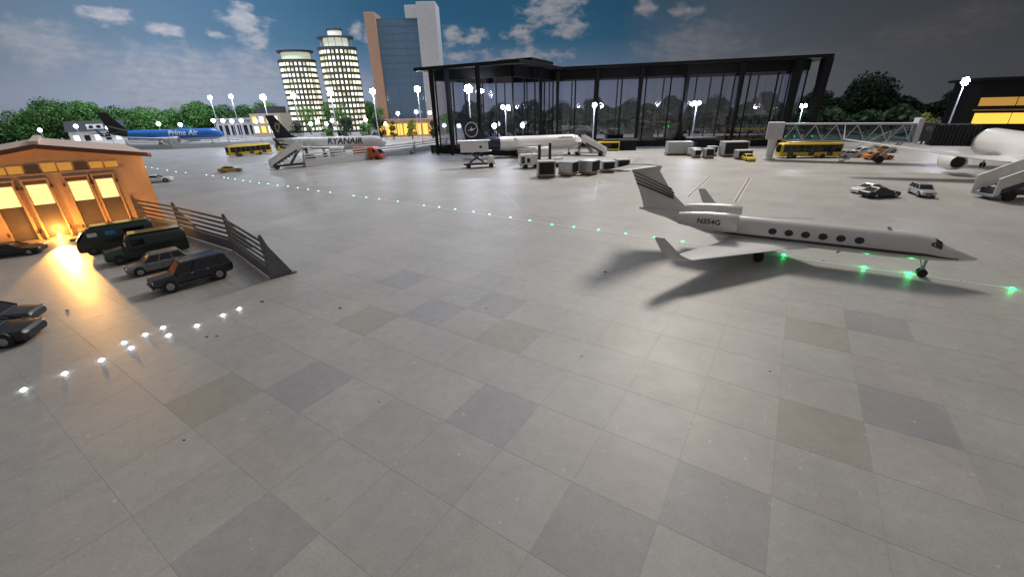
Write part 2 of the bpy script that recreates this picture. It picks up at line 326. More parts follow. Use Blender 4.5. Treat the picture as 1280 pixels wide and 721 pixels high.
def make_lobes(h, w_, k, low=.25):
    L = [(0, 0, h*.6, w_*.36)]
    for i in range(k):
        a = random.uniform(0, 2*PI); z = random.uniform(low, .9); q = w_*.5*math.sin(min(1, (1.08-z)*1.5)*PI/2)*random.uniform(.35, .8)
        L.append((q*math.cos(a), q*math.sin(a), h*z, w_*random.uniform(.11, .23)))
    return L
def trunk(name, h, r, parent):
    mb = MB(); k = 6; pts = [(random.uniform(-.04, .04)*h*(i > 0), random.uniform(-.04, .04)*h*(i > 0), h*i/(k-1)*.75) for i in range(k)]
    for i in range(k-1): mb.cyl(pts[i], pts[i+1], r*(1-.15*i), r*(1-.15*(i+1)), 7)
    for i in range(5):
        p = Vector(pts[2+i % 3]); a = i*1.26+.4; mb.cyl(p, p + Vector((math.cos(a)*h*.22, math.sin(a)*h*.22, h*.2)), r*.45, r*.15, 5)
    return mb.build(name, 'bark', parent, smooth=60)
def tree(name, label, loc, h, w_, n, ls, mat, k=11, group=None, low=.25, crown=None, rz=0):
    e = empty(name, loc, rz); tag(e, label, 'tree', group); trunk('trunk', h, h*.035, e)
    c = bpy.data.objects.new('crown', crown or crown_mesh('crown', make_lobes(h, w_, k, low), n, ls, mat)); COL.objects.link(c); c.parent = e
    return e
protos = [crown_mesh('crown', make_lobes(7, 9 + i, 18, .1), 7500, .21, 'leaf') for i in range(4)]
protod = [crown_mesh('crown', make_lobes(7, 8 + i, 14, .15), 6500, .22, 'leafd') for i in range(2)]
def polar(az, r): return (r*math.sin(R_(az)), r*math.cos(R_(az)), 0)
def backtree(az, r, s, protos_, i, label, grp):
    e = empty('broadleaf_tree', polar(az, r), random.uniform(0, 6), s); tag(e, label, 'tree', grp)
    trunk('trunk', 7, .28, e); c = bpy.data.objects.new('crown', protos_[i % len(protos_)]); COL.objects.link(c); c.parent = e
for i, (az, s) in enumerate([(-52.5, .86), (-49.8, .76), (-47.3, .72), (-45, .92), (-42.9, .96), (-40.7, .8), (-38.6, .74), (-36.8, .68), (-34.2, .92), (-32.2, .8), (-30.2, .74), (-28, .8), (-25, .72), (-21.6, .8), (-17.6, .78), (-13, .74), (-9, .72)]):
    backtree(az, 114 + (i*37 % 5), s, protos, i, 'leafy green tree in the treeline below the printed sky, left of the glass terminal', 'green treeline trees on the left')
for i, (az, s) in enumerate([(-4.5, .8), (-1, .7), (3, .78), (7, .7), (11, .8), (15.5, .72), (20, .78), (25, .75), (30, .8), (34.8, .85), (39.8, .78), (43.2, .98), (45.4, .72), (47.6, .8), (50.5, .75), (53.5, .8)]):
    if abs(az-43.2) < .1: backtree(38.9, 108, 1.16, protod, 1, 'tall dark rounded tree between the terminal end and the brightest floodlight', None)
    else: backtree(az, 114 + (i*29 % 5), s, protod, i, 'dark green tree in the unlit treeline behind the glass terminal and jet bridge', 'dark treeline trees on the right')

def hedge(name, label, a0, a1, r, h, n, mat):
    mb = MB()
    for _ in range(n):
        az = random.uniform(a0, a1); hh = h*(.78 + .22*math.sin(az*1.7)*math.sin(az*.61 + 1)); z = hh*math.sqrt(random.random()); q = r + random.gauss(0, .7); p = Vector((q*math.sin(R_(az)), q*math.cos(R_(az)), z))
        nn = Vector((random.gauss(0, 1), random.gauss(-.4, 1), random.gauss(.4, 1))).normalized(); u = nn.cross(Vector((random.random(), random.random(), .3))).normalized(); w_ = nn.cross(u); s = random.uniform(.2, .5)
        mb.add([p - u*s, p + w_*s*.6, p + u*s, p - w_*s*.6], [(0, 1, 2, 3)])
    me = bpy.data.meshes.new(name); me.from_pydata([tuple(p) for p in mb.v], [], mb.f); me.materials.append(MT[mat]); o = bpy.data.objects.new(name, me); COL.objects.link(o); tag(o, label, 'hedge', None, 'stuff')
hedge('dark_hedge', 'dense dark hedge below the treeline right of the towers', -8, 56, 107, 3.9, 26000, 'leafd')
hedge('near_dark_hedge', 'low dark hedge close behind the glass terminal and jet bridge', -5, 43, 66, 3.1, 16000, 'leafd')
hedge('green_hedge', 'dense green hedge below the treeline on the left', -56, -8, 118, 3.6, 17000, 'leaf')

# ------------------------------------------------------------------ far buildings
def round_tower(label, x, y, r, ztop, n, crownf, ry=.8):
    e = empty('round_tower', (x, y, 0)); tag(e, label, 'tower'); nf = n; fh = ztop/nf
    core = MB(); ring = lambda rr, z: [(rr*math.cos(2*PI*i/40), rr*ry*math.sin(2*PI*i/40), z) for i in range(40)]
    core.loft([ring(r*.9, 0), ring(r*.9, ztop)]).build('core_wall', 'band', e, smooth=40)
    for k in range(nf):
        z = k*fh
        MB().loft([ring(r*1.03, z), ring(r*1.03, z+fh*.38)]).build('floor_band', 'band', e, smooth=40)
        np_ = 26; rear = MB(); P = lambda rr, a, zz: (rr*math.cos(a), rr*ry*math.sin(a), zz); za, zb = z + fh*.40, z + fh*.96
        for i in range(np_):
            a0 = 2*PI*(i+.25)/np_; a1 = 2*PI*(i+.74)/np_; front = math.sin((a0+a1)/2) < .15; mb = MB() if front else rear
            mb.hexa([P(r*.93, a0, za), P(r*.93, a1, za), P(r*.985, a1, za), P(r*.985, a0, za)], [P(r*.93, a0, zb), P(r*.93, a1, zb), P(r*.985, a1, zb), P(r*.985, a0, zb)])
            if front: mb.build('window', random.choice(('warmwin', 'warmwin', 'warmwin', 'dimwin')), e)
        rear.build('rear_windows', 'warmwin', e)['kind'] = 'stuff'
    MB().loft([ring(r*1.05, ztop), ring(r*1.05, ztop+.5)]).build('roof_ring', 'dark', e, smooth=40)
    crownf(e, ring, ztop+.5)
def crownA(e, ring, z):
    MB().loft([ring(2.75, z), ring(2.75, z+1.25)]).build('penthouse', M('penthouse_wall', (.55, .58, .45), .5, emit=.35, ecol=(.9, 1, .7)), e, smooth=40)
    MB().loft([ring(3.4, z+1.25), ring(3.55, z+1.6)]).build('roof_disc', 'dark', e, smooth=40)
def crownB(e, ring, z):
    MB().loft([ring(2.3, z), ring(2.3, z+1.5)]).build('penthouse', M('penthouse_wall_lit', (.55, .58, .5), .5, emit=.45, ecol=(.95, 1, .75)), e, smooth=40)
    for i in range(14):
        a = 2*PI*i/14; MB().cyl((2.9*math.cos(a), 2.9*.8*math.sin(a), z), (2.9*math.cos(a), 2.9*.8*math.sin(a), z+1.5), .06, n=6).build('terrace_post', 'lgrey', e)
    MB().loft([ring(3.4, z+1.5), ring(3.4, z+1.75)]).build('terrace_roof', 'dark', e, smooth=40)
    MB().loft([ring(1.3, z+1.75), ring(1.3, z+2.8)]).build('lantern', M('lantern_wall', (.55, .56, .5), .5, emit=.35, ecol=(1, 1, .8)), e, smooth=40)
    MB().loft([ring(1.45, z+2.8), ring(1.45, z+3.1)]).build('lantern_roof', 'dark', e, smooth=40)
round_tower('shorter of the two lit round towers, flat disc on its roof', -42.2, 95, 3.45, 13.0, 13, crownA)
round_tower('taller of the two lit round towers with a lantern stage on top', -32.6, 92, 3.5, 14.6, 14, crownB)

# slab tower: terracotta pier, glass front coloured like reflected sky, pale pier
e = empty('office_tower', (-15.6, 75, 0)); tag(e, 'tall slab tower with terracotta pier, mirror glass front and pale concrete pier', 'tower')
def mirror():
    m, t, b = nt('sky_tinted_glass_front'); N = t.nodes; L = t.links
    b.inputs['Base Color'].default_value = (.13, .21, .30, 1); b.inputs['Metallic'].default_value = .1; b.inputs['Roughness'].default_value = .12  # reflected sky is put into the blue base colour
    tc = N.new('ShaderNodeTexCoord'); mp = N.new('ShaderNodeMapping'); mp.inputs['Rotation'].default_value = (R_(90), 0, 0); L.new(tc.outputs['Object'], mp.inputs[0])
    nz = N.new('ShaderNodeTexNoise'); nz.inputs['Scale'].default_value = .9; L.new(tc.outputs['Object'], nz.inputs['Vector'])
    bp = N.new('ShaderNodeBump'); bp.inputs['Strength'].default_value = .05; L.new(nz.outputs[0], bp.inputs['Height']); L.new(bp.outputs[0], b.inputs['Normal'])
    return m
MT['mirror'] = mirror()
MB().box(-5.7, -4.05, -1.2, 2.2, 0, 17.5).build('side_pier', 'terracotta', e, bev=.06)
MB().box(2.45, 5.3, -1.9, 2.2, 0, 18.5).build('corner_pier', 'concrete', e, bev=.06)
MB().box(.5, 2.44, -1.0, 1.6, 16.6, 18.3).build('top_beam', 'concrete', e, bev=.05)
for k in range(17):
    for j in range(3):
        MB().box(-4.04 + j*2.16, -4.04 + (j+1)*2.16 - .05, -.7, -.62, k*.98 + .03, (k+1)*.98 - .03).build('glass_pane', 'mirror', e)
mb = MB()
for k in range(18): mb.box(-4.04, 2.44, -.74, -.6, k*.98-.03, k*.98+.03)
for j in range(19): mb.box(-4.04+j*.36-.02, -4.04+j*.36+.02, -.73, -.6, 0, 16.65)
mb.build('mullion_grid', M('mullions', (.12, .195, .28), .3), e); MB().box(-4.04, 2.44, -.6, 2.2, 0, 16.6).build('core_wall', 'dark', e)
# podium
e = empty('podium_building', (-15.9, 70, 0)); tag(e, 'low orange-lit podium building at the foot of the slab tower', 'building')
MB().box(-4.8, 4.6, 0, 3.5, 0, 2.3).build('wall', M('podium_wall', (.5, .36, .22), .7), e); MB().box(-5, 4.8, -.25, 3.6, 2.3, 2.55).build('roof', 'terracotta', e)
for k in range(9): MB().box(-4.5+k, -3.75+k, -.04, .02, .25, 1.9).build('window', 'glow_or', e)
# annex with dark roof, and the small house far left
e = empty('annex_building', (-43.4, 80, 0)); tag(e, 'pale brown building with lit windows and dark roof left of the round towers', 'building')
MB().box(-2.6, 2.9, 0, 4, 0, 3.9).build('wall', M('annex_wall', (.42, .36, .29), .8), e); MB().box(-1.6, 2.6, .8, 3.2, 3.9, 5.0).build('roof', 'dark', e)
for k in range(4):
    for j in range(2): MB().box(-2.2+k*1.25, -1.45+k*1.25, -.05, .02, .7+j*1.6, 1.8+j*1.6).build('window', 'glow_or' if (k+j) % 2 else 'warmwin', e)
e = empty('row_building', (-51, 84, 0)); tag(e, 'long low grey building with arched openings behind the lit lamps', 'building')
MB().box(-4, 4.6, 0, 3, 0, 2.9).build('wall', 'lgrey', e); MB().box(-4.2, 4.8, -.3, 3.2, 2.9, 3.2).build('roof', 'grey', e)
for k in range(7): MB().box(-3.6+k*1.18, -2.9+k*1.18, -.05, .02, .3, 2.0).build('window', 'carglass', e)
e = empty('white_house', (-67.6, 73.2, 0), R_(38), .84); tag(e, 'small white house with dark roof and dormer under the treeline', 'house')
MB().box(-4, 4, -1.5, 3, 0, 2.4).build('wall', 'white', e)
MB().loft([[(-4.3, -2, 2.4), (-4.3, 3.5, 2.4), (-4.3, .8, 4.2)], [(4.3, -2, 2.4), (4.3, 3.5, 2.4), (4.3, .8, 4.2)]]).build('roof', 'dark', e)
mb = MB().box(-1.2, 1.2, -1.5, .6, 2.6, 3.6); dm = mb.build('dormer', 'white', e)
for k in (-.55, .55): MB().box(k-.3, k+.3, -1.53, -1.49, 2.9, 3.4).build('window', 'carglass', dm)
for k in range(5): MB().box(-3.5+k*1.5, -2.7+k*1.5, -1.54, -1.48, .7, 1.7).build('window', 'carglass' if k % 2 else 'warmwin', e)
# dark building with orange windows at the far right
e = empty('dark_hangar', (52.6, 50, 0), R_(-30)); tag(e, 'dark building at the right edge with two glowing orange window bands', 'building')
MB().box(0, 26, .3, 9, 0, 5.3).build('wall', 'termblack', e); MB().box(-.6, 26.5, -.4, 9.4, 5.3, 5.6).build('roof', 'termblack', e)
for k in range(8):
    MB().box(.3+k*3, 3.2+k*3, .2, .34, 2.75, 3.6).build('upper_window', 'glow_dim', e); MB().box(.3+k*3, 3.2+k*3, .2, .34, .9, 2.0).build('lower_window', 'glow_or', e)
MB().box(0, 26, .12, .28, 2.25, 2.4).build('ledge', 'gold', e)

# ------------------------------------------------------------------ glass terminal
T = empty('glass_terminal', (10, 44, 0)); tag(T, 'black steel and glass terminal hall with overhanging flat roof', 'terminal')
TO = Vector((10, 44))
def tl(p): return (p[0]-10, p[1]-44)
A, B, C, D = (-8.3, 41.7), (1.04, 36.3), (5.4, 44.8), (27.4, 38.9); D2, A2 = (30.0, 48.2), (-3.3, 50.4)
MB().prism([tl(p) for p in (A, B, C, D, D2, A2)], 7.12, 7.4).build('roof', 'termblack', T, bev=.03)
MB().prism([tl(p) for p in ((2.2, 40.3), (4.6, 45.2), (1.4, 46.6), (-.8, 42))], 7.4, 7.85).build('roof_penthouse', 'termblack', T)
def inset(poly, d):
    out = []; n = len(poly)
    for i in range(n):
        p0, p1, p2 = (Vector(poly[(i+k-1) % n]) for k in range(3)); e1 = (p1-p0).normalized(); e2 = (p2-p1).normalized()
        n1 = Vector((-e1.y, e1.x)); n2 = Vector((-e2.y, e2.x)); b = (n1+n2); b = b/(b.length_squared)*2; out.append(p1 + b*d)
    return out
W = inset([A, B, C, D, D2, A2], 1.3); EC = inset([A, B, C, D, D2, A2], .35)
def wall(p, q, n, mull=.13, zb=.55):
    p = Vector(p); q = Vector(q); d = (q-p); ang = math.atan2(d.y, d.x); Ln = d.length; T0 = Matrix.Translation((p.x-10, p.y-44, 0)) @ Matrix.Rotation(ang, 4, 'Z'); s = Ln/n
    MB().box(.07, Ln-.07, -.11, .11, 0, zb, T0).build('plinth', 'termblack', T); MB().box(.07, Ln-.07, -.16, .16, 6.3, 7.11, T0).build('header_beam', 'termblack', T)
    for k in range(n):
        MB().box(k*s+mull/2+.004, (k+1)*s-mull/2-.004, -.02, .02, zb+.004, 6.296, T0).build('glass_pane', 'tglass', T)
        MB().box(k*s-mull/2, k*s+mull/2, -.055, .055, 0, 6.29, T0).build('mullion', 'termblack', T)
wall(W[0], W[1], 5, .1); wall(W[1], W[2], 4, .1); wall(W[2], W[3], 10); wall(W[3], W[4], 3); wall(W[4], W[5], 13); wall(W[5], W[0], 3)
MB().prism([tl(p) for p in inset(W, .2)], .02, .12).build('interior_floor', 'dark', T)
def column(p, r=.16):
    x, y = tl(p); MB().hexa([(x-r*.7, y-r, 0), (x+r*.7, y-r, 0), (x+r*.7, y+r, 0), (x-r*.7, y+r, 0)], [(x-r*1.2, y-r*1.6, 7.1), (x+r*1.2, y-r*1.6, 7.1), (x+r*1.2, y+r*1.6, 7.1), (x-r*1.2, y+r*1.6, 7.1)]).build('column', 'termblack', T, bev=.02)
lerp = lambda p, q, t: (p[0]+(q[0]-p[0])*t, p[1]+(q[1]-p[1])*t)
for t in (.13, .3, .62): column(lerp(EC[0], EC[1], t))
for t in (.5, .95): column(lerp(EC[1], EC[2], t), .13)
for t in (.16, .34, .52, .72): column(lerp(EC[2], EC[3], t), .14)
column(EC[3], .26); column(lerp(EC[3], EC[2], .09), .22)
for q in range(6): MB().box(-5+q*3.4-10+6, -5+q*3.4-10+7.8, 5.2, 6.6, .12, 1.4).build('check_in_desk', 'dark', T)
for x, y, lx, ly, h, lab in ((-6.2, 43.1, 2.6, 1.3, .75, 'low black box at the left foot of the glass terminal'), (-2.2, 40.3, 3.4, 1.3, .95, 'wide black box against the terminal behind the navy tail'), (10.6, 41.2, 3.0, 1.3, .95, 'black flat-topped hut against the terminal right of the yellow trolley'), (17.0, 38.4, 2.2, 1.2, 1.15, 'black hut against the terminal behind the white containers')):
    e = empty('service_hut', (x, y, 0), R_(-14)); tag(e, lab, 'hut'); MB().box(-lx/2, lx/2, -ly/2, ly/2, 0, h*.86).build('wall', 'termblack', e); MB().box(-lx/2-.1, lx/2+.1, -ly/2-.12, ly/2+.1, h*.86, h).build('roof', 'dark', e)
    MB().box(-lx/2+.2, -lx/2+.75, -ly/2-.03, -ly/2+.01, .02, h*.7).build('door', 'dark', e)

# ------------------------------------------------------------------ left hangar
HR = Vector((-14.57, 16.91)); hd = Vector((.807, .5905)); hang = math.atan2(hd.y, hd.x)
H_ = empty('lit_hangar', (HR.x, HR.y, 0), hang); tag(H_, 'small hangar glowing orange with tall paired doors and pale gabled roof', 'hangar')
SH = -.17
x0, x1, xa, zE, zA, dep = -5.2, .2, -2.48, 2.72, 3.2, 7.0
MB().slab([(x0, 0, 0), (x1, 0, 0), (x1, 0, zE), (xa, 0, zA), (x0, 0, zE)], (SH*dep, dep, 0)).build('wall', 'hwall', H_)
rt = .09
for (xa0, za0, xb0, zb0) in ((x1+.25, zE-.03, xa, zA), (x0-.25, zE-.03, xa, zA)):
    n = 17; s = dep+.7
    for k in range(n):
        y0 = -.35 + s*k/n; y1 = -.35 + s*(k+1)/n - .03
        MB().hexa([(xa0+SH*y0, y0, za0), (xb0+SH*y0, y0, zb0), (xb0+SH*y1, y1, zb0), (xa0+SH*y1, y1, za0)], [(xa0+SH*y0, y0, za0+rt), (xb0+SH*y0, y0, zb0+rt), (xb0+SH*y1, y1, zb0+rt), (xa0+SH*y1, y1, za0+rt)]).build('roof_sheet', 'hroof', H_)
    MB().hexa([(xa0, -.42, za0-.05), (xb0, -.42, zb0-.05), (xb0, -.37, zb0-.05), (xa0, -.37, za0-.05)], [(xa0, -.42, za0+.1), (xb0, -.42, zb0+.1), (xb0, -.37, zb0+.1), (xa0, -.37, za0+.1)]).build('eave_board', 'htrim', H_)
    MB().bar((xa0-SH*.36, -.36, za0), (xa0+SH*(dep+.35), dep+.35, za0), .04, .13).build('gutter', 'htrim', H_)
MB().bar((xa, -.3, zA+.13), (xa+SH*(dep+.3), dep+.3, zA+.13), .24, .13).build('ridge_cap', 'hroof', H_)
# clerestory window strip
for k in range(9):
    xx = -4.3 + k*.42
    MB().box(xx, xx+.36, -.03, .02, 2.34, 2.34+.3*(1-abs(k-4)/14)).build('clerestory_pane', 'glow_dim' if k % 3 else 'doorlow', H_)
MB().box(-4.4, -.45, -.05, .02, 2.24, 2.31).build('clerestory_sill', 'hwall', H_)
for k, (a, b) in enumerate(((-4.1, -3.5), (-3.24, -2.64), (-2.16, -1.57), (-1.4, -.85))):
    d = MB().box(a, b, -.05, .0, .05, 1.235).build('door', 'doorlow', H_, bev=.01)
    for j in range(5): MB().box(a+.035, b-.035, -.062, -.05, 1.25+j*.14, 1.25+j*.14+.128).build('lit_panel', 'doorglow', d)
    MB().box(a-.055, a, -.1, .0, 0, 2.09).build('door_frame', 'hwall', H_); MB().box(b, b+.055, -.1, 0, 0, 2.09).build('door_frame', 'hwall', H_); MB().box(a-.055, b+.055, -.1, 0, 2.092, 2.15).build('door_frame', 'hwall', H_)
    MB().box(a+.003, b-.003, -.055, 0, 1.97, 2.09).build('door_head', 'doorlow', H_)
    for z in (.25, 1.8):
        for xx in (a-.1, b+.04): MB().box(xx, xx+.06, -.13, -.02, z, z+.1).build('hinge', 'htrim', H_)
    MB().box(a-.04, b+.04, -.16, -.005, 0, .045).build('threshold', 'hwall', H_)
fx = MB().cyl((-2.95, -.12, .05), (-2.95, -.12, .16), .05, .03, 10).build('floor_lamp', M('hangar_lamp_glow', (1, .7, .3), .4, emit=30, ecol=(1, .55, .12)), H_)
def point(name, loc, p, col, r, parent=None, spot=None):
    l = bpy.data.lights.new(name, 'SPOT' if spot else 'POINT'); l.energy = p; l.color = col; l.shadow_soft_size = r
    o = bpy.data.objects.new(name, l); COL.objects.link(o); o.location = loc; o.parent = parent
    return o
point('hangar_warm_light', (-2.95, -.34, .30), 60, (1, .5, .1), .05, H_)
for xx, pw in ((-5.0, 75), (-3.9, 75), (-2.48, 75), (-1.2, 75), (-.1, 85)):     # uplights washing the facade
    l_ = point('facade_uplight', (xx, -1.0, .08), pw, (1, .43, .075), .08, H_, True); l_.data.spot_size = R_(125); l_.data.spot_blend = .9; l_.rotation_euler = Vector((0, 1, 1.0)).to_track_quat('-Z', 'Y').to_euler()
    MB().box(xx-.07, xx+.07, -1.12, -.98, 0, .06).build('uplight_housing', 'dark', H_)
point('hangar_warm_light', (.5, -.6, 2.3), 12, (1, .55, .2), .2, H_)  # added unseen light for the warm spill past the fence
sp_ = point('beam_lamp', (-2.95, -.2, .42), 2800, (1, .48, .1), .04, H_, True); sp_.data.spot_size = R_(28); sp_.data.spot_blend = .5
sp_.rotation_euler = Vector((.2, -1, -.03)).to_track_quat('-Z', 'Y').to_euler()

# ------------------------------------------------------------------ blast fences
def fence(name, label, pts, h, nsl, mat, group, brace=.5, low=.42, sharepost=True):
    for k in range(len(pts)-1):
        p = Vector(pts[k]); q = Vector(pts[k+1]); d = q-p; Ln = d.length; e = empty(name, (p.x, p.y, 0), math.atan2(d.y, d.x)); tag(e, label[k], 'blast fence', group)
        MB().box(.03, Ln-.02, -.02, .02, .03, h*low).build('lower_panel', mat, e)
        st = (h*(1-low)-.04)/nsl
        for j in range(nsl):
            z = h*low + .03 + j*st; MB().hexa([(.0, -.03, z), (Ln-.01, -.03, z), (Ln-.01, -.01, z), (.0, -.01, z)], [(.0, -.015, z+st*.45), (Ln-.01, -.015, z+st*.45), (Ln-.01, .005, z+st*.45), (.0, .005, z+st*.45)]).build('slat', mat, e)
        for xx in (.0, Ln-.07) if k == len(pts)-2 else (.0,):
            MB().slab([(xx, .035, h), (xx, .035, 0), (xx, brace, 0), (xx, brace, .06), (xx, .12, h*.75)], (.06, 0, 0)).build('brace', mat, e)
            MB().box(xx, xx+.06, -.03, .032, 0, h+.02).build('post', mat, e)
            MB().box(xx-.04, xx+.1, brace-.1, brace+.1, 0, .04).build('foot', mat, e)
fence('blast_fence', ['slatted steel blast fence panel nearest the lit hangar', 'middle slatted steel blast fence panel behind the green vans', 'slatted steel blast fence panel behind the boxy dark SUV, nearest the camera'],
      [(-15.0, 16.55), (-12.24, 14.99), (-9.06, 12.89), (-6.46, 10.3)], 1.2, 5, 'fencem', 'slatted fence panels beside the hangar', .55, .3)
fence('pale_blast_fence', ['pale blast fence panel behind the stair truck under the navy-tailed white jet', 'pale blast fence panel behind the orange van', 'pale blast fence panel behind the small silver pickup'],
      [(-16.2, 34.2), (-12.3, 38.6), (-9.2, 42.8), (-6.6, 47.4)], 1.15, 3, 'fencel', 'pale blast fence by the white jet')
fence('pale_blast_fence', ['pale blast fence panel below the blue jet tail', 'pale blast fence panel below the middle of the blue jet', 'pale blast fence panel below the nose of the blue jet, beside the yellow bus', 'pale blast fence panel farthest right of the blue jet'],
      [(-50, 57.5), (-43.5, 56.6), (-37, 58.2), (-31, 60.4), (-26, 63)], 1.4, 4, 'fencel', 'pale blast fence by the blue jet')

# ------------------------------------------------------------------ aircraft
def interp(tab, x):
    for (a, va), (b, vb) in zip(tab, tab[1:]):
        if a >= x >= b:
            t = (a-x)/(a-b); t = t*t*(3-2*t)*.5 + t*.5; return tuple(u+(v-u)*t for u, v in zip(va, vb))
    return tab[-1][1] if x < tab[-1][0] else tab[0][1]
class Fus:
    def __init__(s, tab): s.t = tab          # x -> (zbottom, ztop, halfwidth)
    def P(s, x, th, off=0):
        zb, zt, w_ = interp(s.t, x); return Vector((x, (w_+off)*math.cos(th), (zb+zt)/2 + ((zt-zb)/2+off)*math.sin(th)))
    def body(s, name, mat, e, x0, x1, n=60, m=28, off=0, th0=0, th1=2*PI):
        mb = MB(); full = abs(th1-th0-2*PI) < .01
        if full:
            mb.loft([[s.P(x0+(x1-x0)*i/n, 2*PI*j/m, off) for j in range(m)] for i in range(n+1)])
        else:
            for i in range(n+1):
                for j in range(m+1): mb.v.append(tuple(s.P(x0+(x1-x0)*i/n, th0+(th1-th0)*j/m, off)))
            for i in range(n):
                for j in range(m): a = i*(m+1)+j; mb.f.append((a, a+1, a+m+2, a+m+1))
        return mb.build(name, mat, e, smooth=50)
    def oval(s, name, mat, e, xc, th, rx, rz, off=.004, n=14):
        mb = MB(); zb, zt, w_ = interp(s.t, xc); r = (zt-zb)/2
        pts = [s.P(xc + rx*math.cos(2*PI*i/n), th + rz/r*math.sin(2*PI*i/n), off) for i in range(n)]
        mb.add([s.P(xc, th, off)] + pts, [(0, i+1, (i+1) % n+1) for i in range(n)]); return mb.build(name, mat, e)
    def poly(s, name, mat, e, pts, off=.006):
        mb = MB(); mb.add([s.P(x, th, off) for x, th in pts], [tuple(range(len(pts)))]); return mb.build(name, mat, e)
def wing_rings(secs, m=12):
    out = []
    for (le, ch, tk, ax) in secs:     # leading edge point, chord, thickness, axis of thickness
        le = Vector(le); ax = Vector(ax); ring = []
        for i in range(m):
            a = 2*PI*i/m; c = (1-math.cos(a))/2; y = math.sin(a)*(.9-.55*c)*tk*.5*1.3; ring.append(le + Vector((-c*ch, 0, 0)) + ax*y)
        out.append(ring)
    return out
def wing(name, mat, e, secs): return MB().loft(wing_rings(secs)).build(name, mat, e, smooth=45)
def gear(name, e, x, y, ztop, r, twin=.1, bogie=0, wd=.06):
    g = MB().cyl((x, y, r*.8), (x, y, ztop), r*.28, r*.34, 10).bar((x, y, r*1.2), (x-.25*ztop, y, ztop*.95), r*.25).build(name, 'lgrey', e, smooth=40)
    for dx in ((-bogie, bogie) if bogie else (0,)):
        for sy in (-1, 1):
            wh = MB().cyl((x+dx, y+sy*twin-wd/2, r), (x+dx, y+sy*twin+wd/2, r), r, n=18).build('wheel', 'rubber', g, smooth=40, bev=r*.15)
    return g
def nacelle(name, mat, e, xf, xr, y, z, rf, rr, letter=None):
    pr = [(xf, rf*.82), (xf-.03*(xf-xr), rf*.97), (xf-.2*(xf-xr), rf*1.04), (xf-.5*(xf-xr), rf), (xf-.8*(xf-xr), (rf+rr)/2), (xr, rr)]
    m = 20; ring = lambda x, r: [(x, y+r*math.cos(2*PI*i/m), z+r*math.sin(2*PI*i/m)) for i in range(m)]
    o = MB().loft([ring(xf-.12*(xf-xr), rf*.76)] + [ring(x, r) for x, r in pr] + [ring(xr+.1*(xf-xr), rr*.8)], cap=False).build(name, mat, e, smooth=50)
    MB().add([(xf-.1*(xf-xr), y, z)] + ring(xf-.11*(xf-xr), rf*.78), [(0, i+1, (i+1) % m+1) for i in range(m)]).build('fan', 'black', o)
    MB().add([(xr+.09*(xf-xr), y, z)] + ring(xr+.08*(xf-xr), rr*.84), [(0, i+1, (i+1) % m+1) for i in range(m)]).build('exhaust', 'black', o)
    return o
# --- the business jet
J = empty('business_jet', (10.11 + .85*.855, 9.33 - .85*.52, 0), math.atan2(-.52, .855)); tag(J, 'white business jet with oval windows and dark tail stripes on the taxiway', 'jet')
jt = Fus([(0, (.565, .585, .012)), (-.12, (.52, .64, .055)), (-.35, (.475, .735, .13)), (-.6, (.445, .83, .2)), (-.72, (.435, .90, .23)), (-.95, (.42, 1.03, .285)), (-1.25, (.405, 1.075, .325)), (-1.7, (.40, 1.085, .34)),
          (-5.0, (.40, 1.085, .34)), (-5.7, (.47, 1.09, .325)), (-6.5, (.66, 1.09, .25)), (-7.2, (.86, 1.08, .15)), (-7.85, (1.0, 1.07, .03))])
fb = jt.body('fuselage', 'jetwhite', J, 0, -7.85, 90, 32)
for sgn in (1, -1):
    t0 = (PI + .26, PI + .50) if sgn < 0 else (-.50, -.26)
    jt.body('cheatline', 'stripe', J, -.35, -5.6, 50, 3, .004, *t0)
    b = PI if sgn < 0 else 0
    for k in range(6): jt.oval('cabin_window', 'carglass', J, -2.28 - k*.375, b + sgn*.20, .1, .085)
    # cockpit panes
    s2 = lambda a: (PI-a) if sgn < 0 else a
    jt.poly('cockpit_pane', 'carglass', J, [(-.70, s2(.95)), (-.70, s2(1.50)), (-.86, s2(1.46)), (-.86, s2(.92))])
    jt.poly('cockpit_pane', 'carglass', J, [(-.72, s2(.42)), (-.71, s2(.88)), (-.86, s2(.86)), (-.94, s2(.62)), (-.93, s2(.42))])
    # wings
    wg = wing('wing', 'white', J, [((-3.15, sgn*.2, .46), 2.1, .2, (0, 0, 1)), ((-3.75, sgn*.75, .49), 1.55, .15, (0, 0, 1)), ((-5.72, sgn*3.12, .63), .56, .05, (0, 0, 1))])
    wing('winglet', 'jetwhite', wg, [((-5.78, sgn*3.12, .635), .5, .05, (0, 1, 0)), ((-5.98, sgn*3.24, .75), .44, .035, (0, 1, 0)), ((-6.38, sgn*3.38, 1.16), .24, .02, (0, 1, 0))])
    wing('tailplane', 'jetwhite', J, [((-7.42, sgn*.03, 2.33), .9, .07, (0, 0, 1)), ((-8.0, sgn*1.5, 2.38), .45, .03, (0, 0, 1))])
    nc = nacelle('engine', 'jetwhite', J, -5.0, -6.55, sgn*.60, .99, .255, .17)
    MB().box(-6.2, -5.3, sgn*.2 - .18, sgn*.2 + .18, .95, 1.03).build('pylon', 'jetwhite', J)
    f = (lambda a, b_: Vector((-5.72 + a, -.60 - math.sqrt(max(0, .268**2 - (b_+.03)**2)) - .004, .99 + b_ + .03))) if sgn < 0 else (lambda a, b_: Vector((-5.72 - a, .60 + math.sqrt(max(0, .268**2 - (b_+.03)**2)) + .004, .99 + b_ + .03)))
    lettering('N354G', .2, f, 'stripe', nc, .005, 'registration')
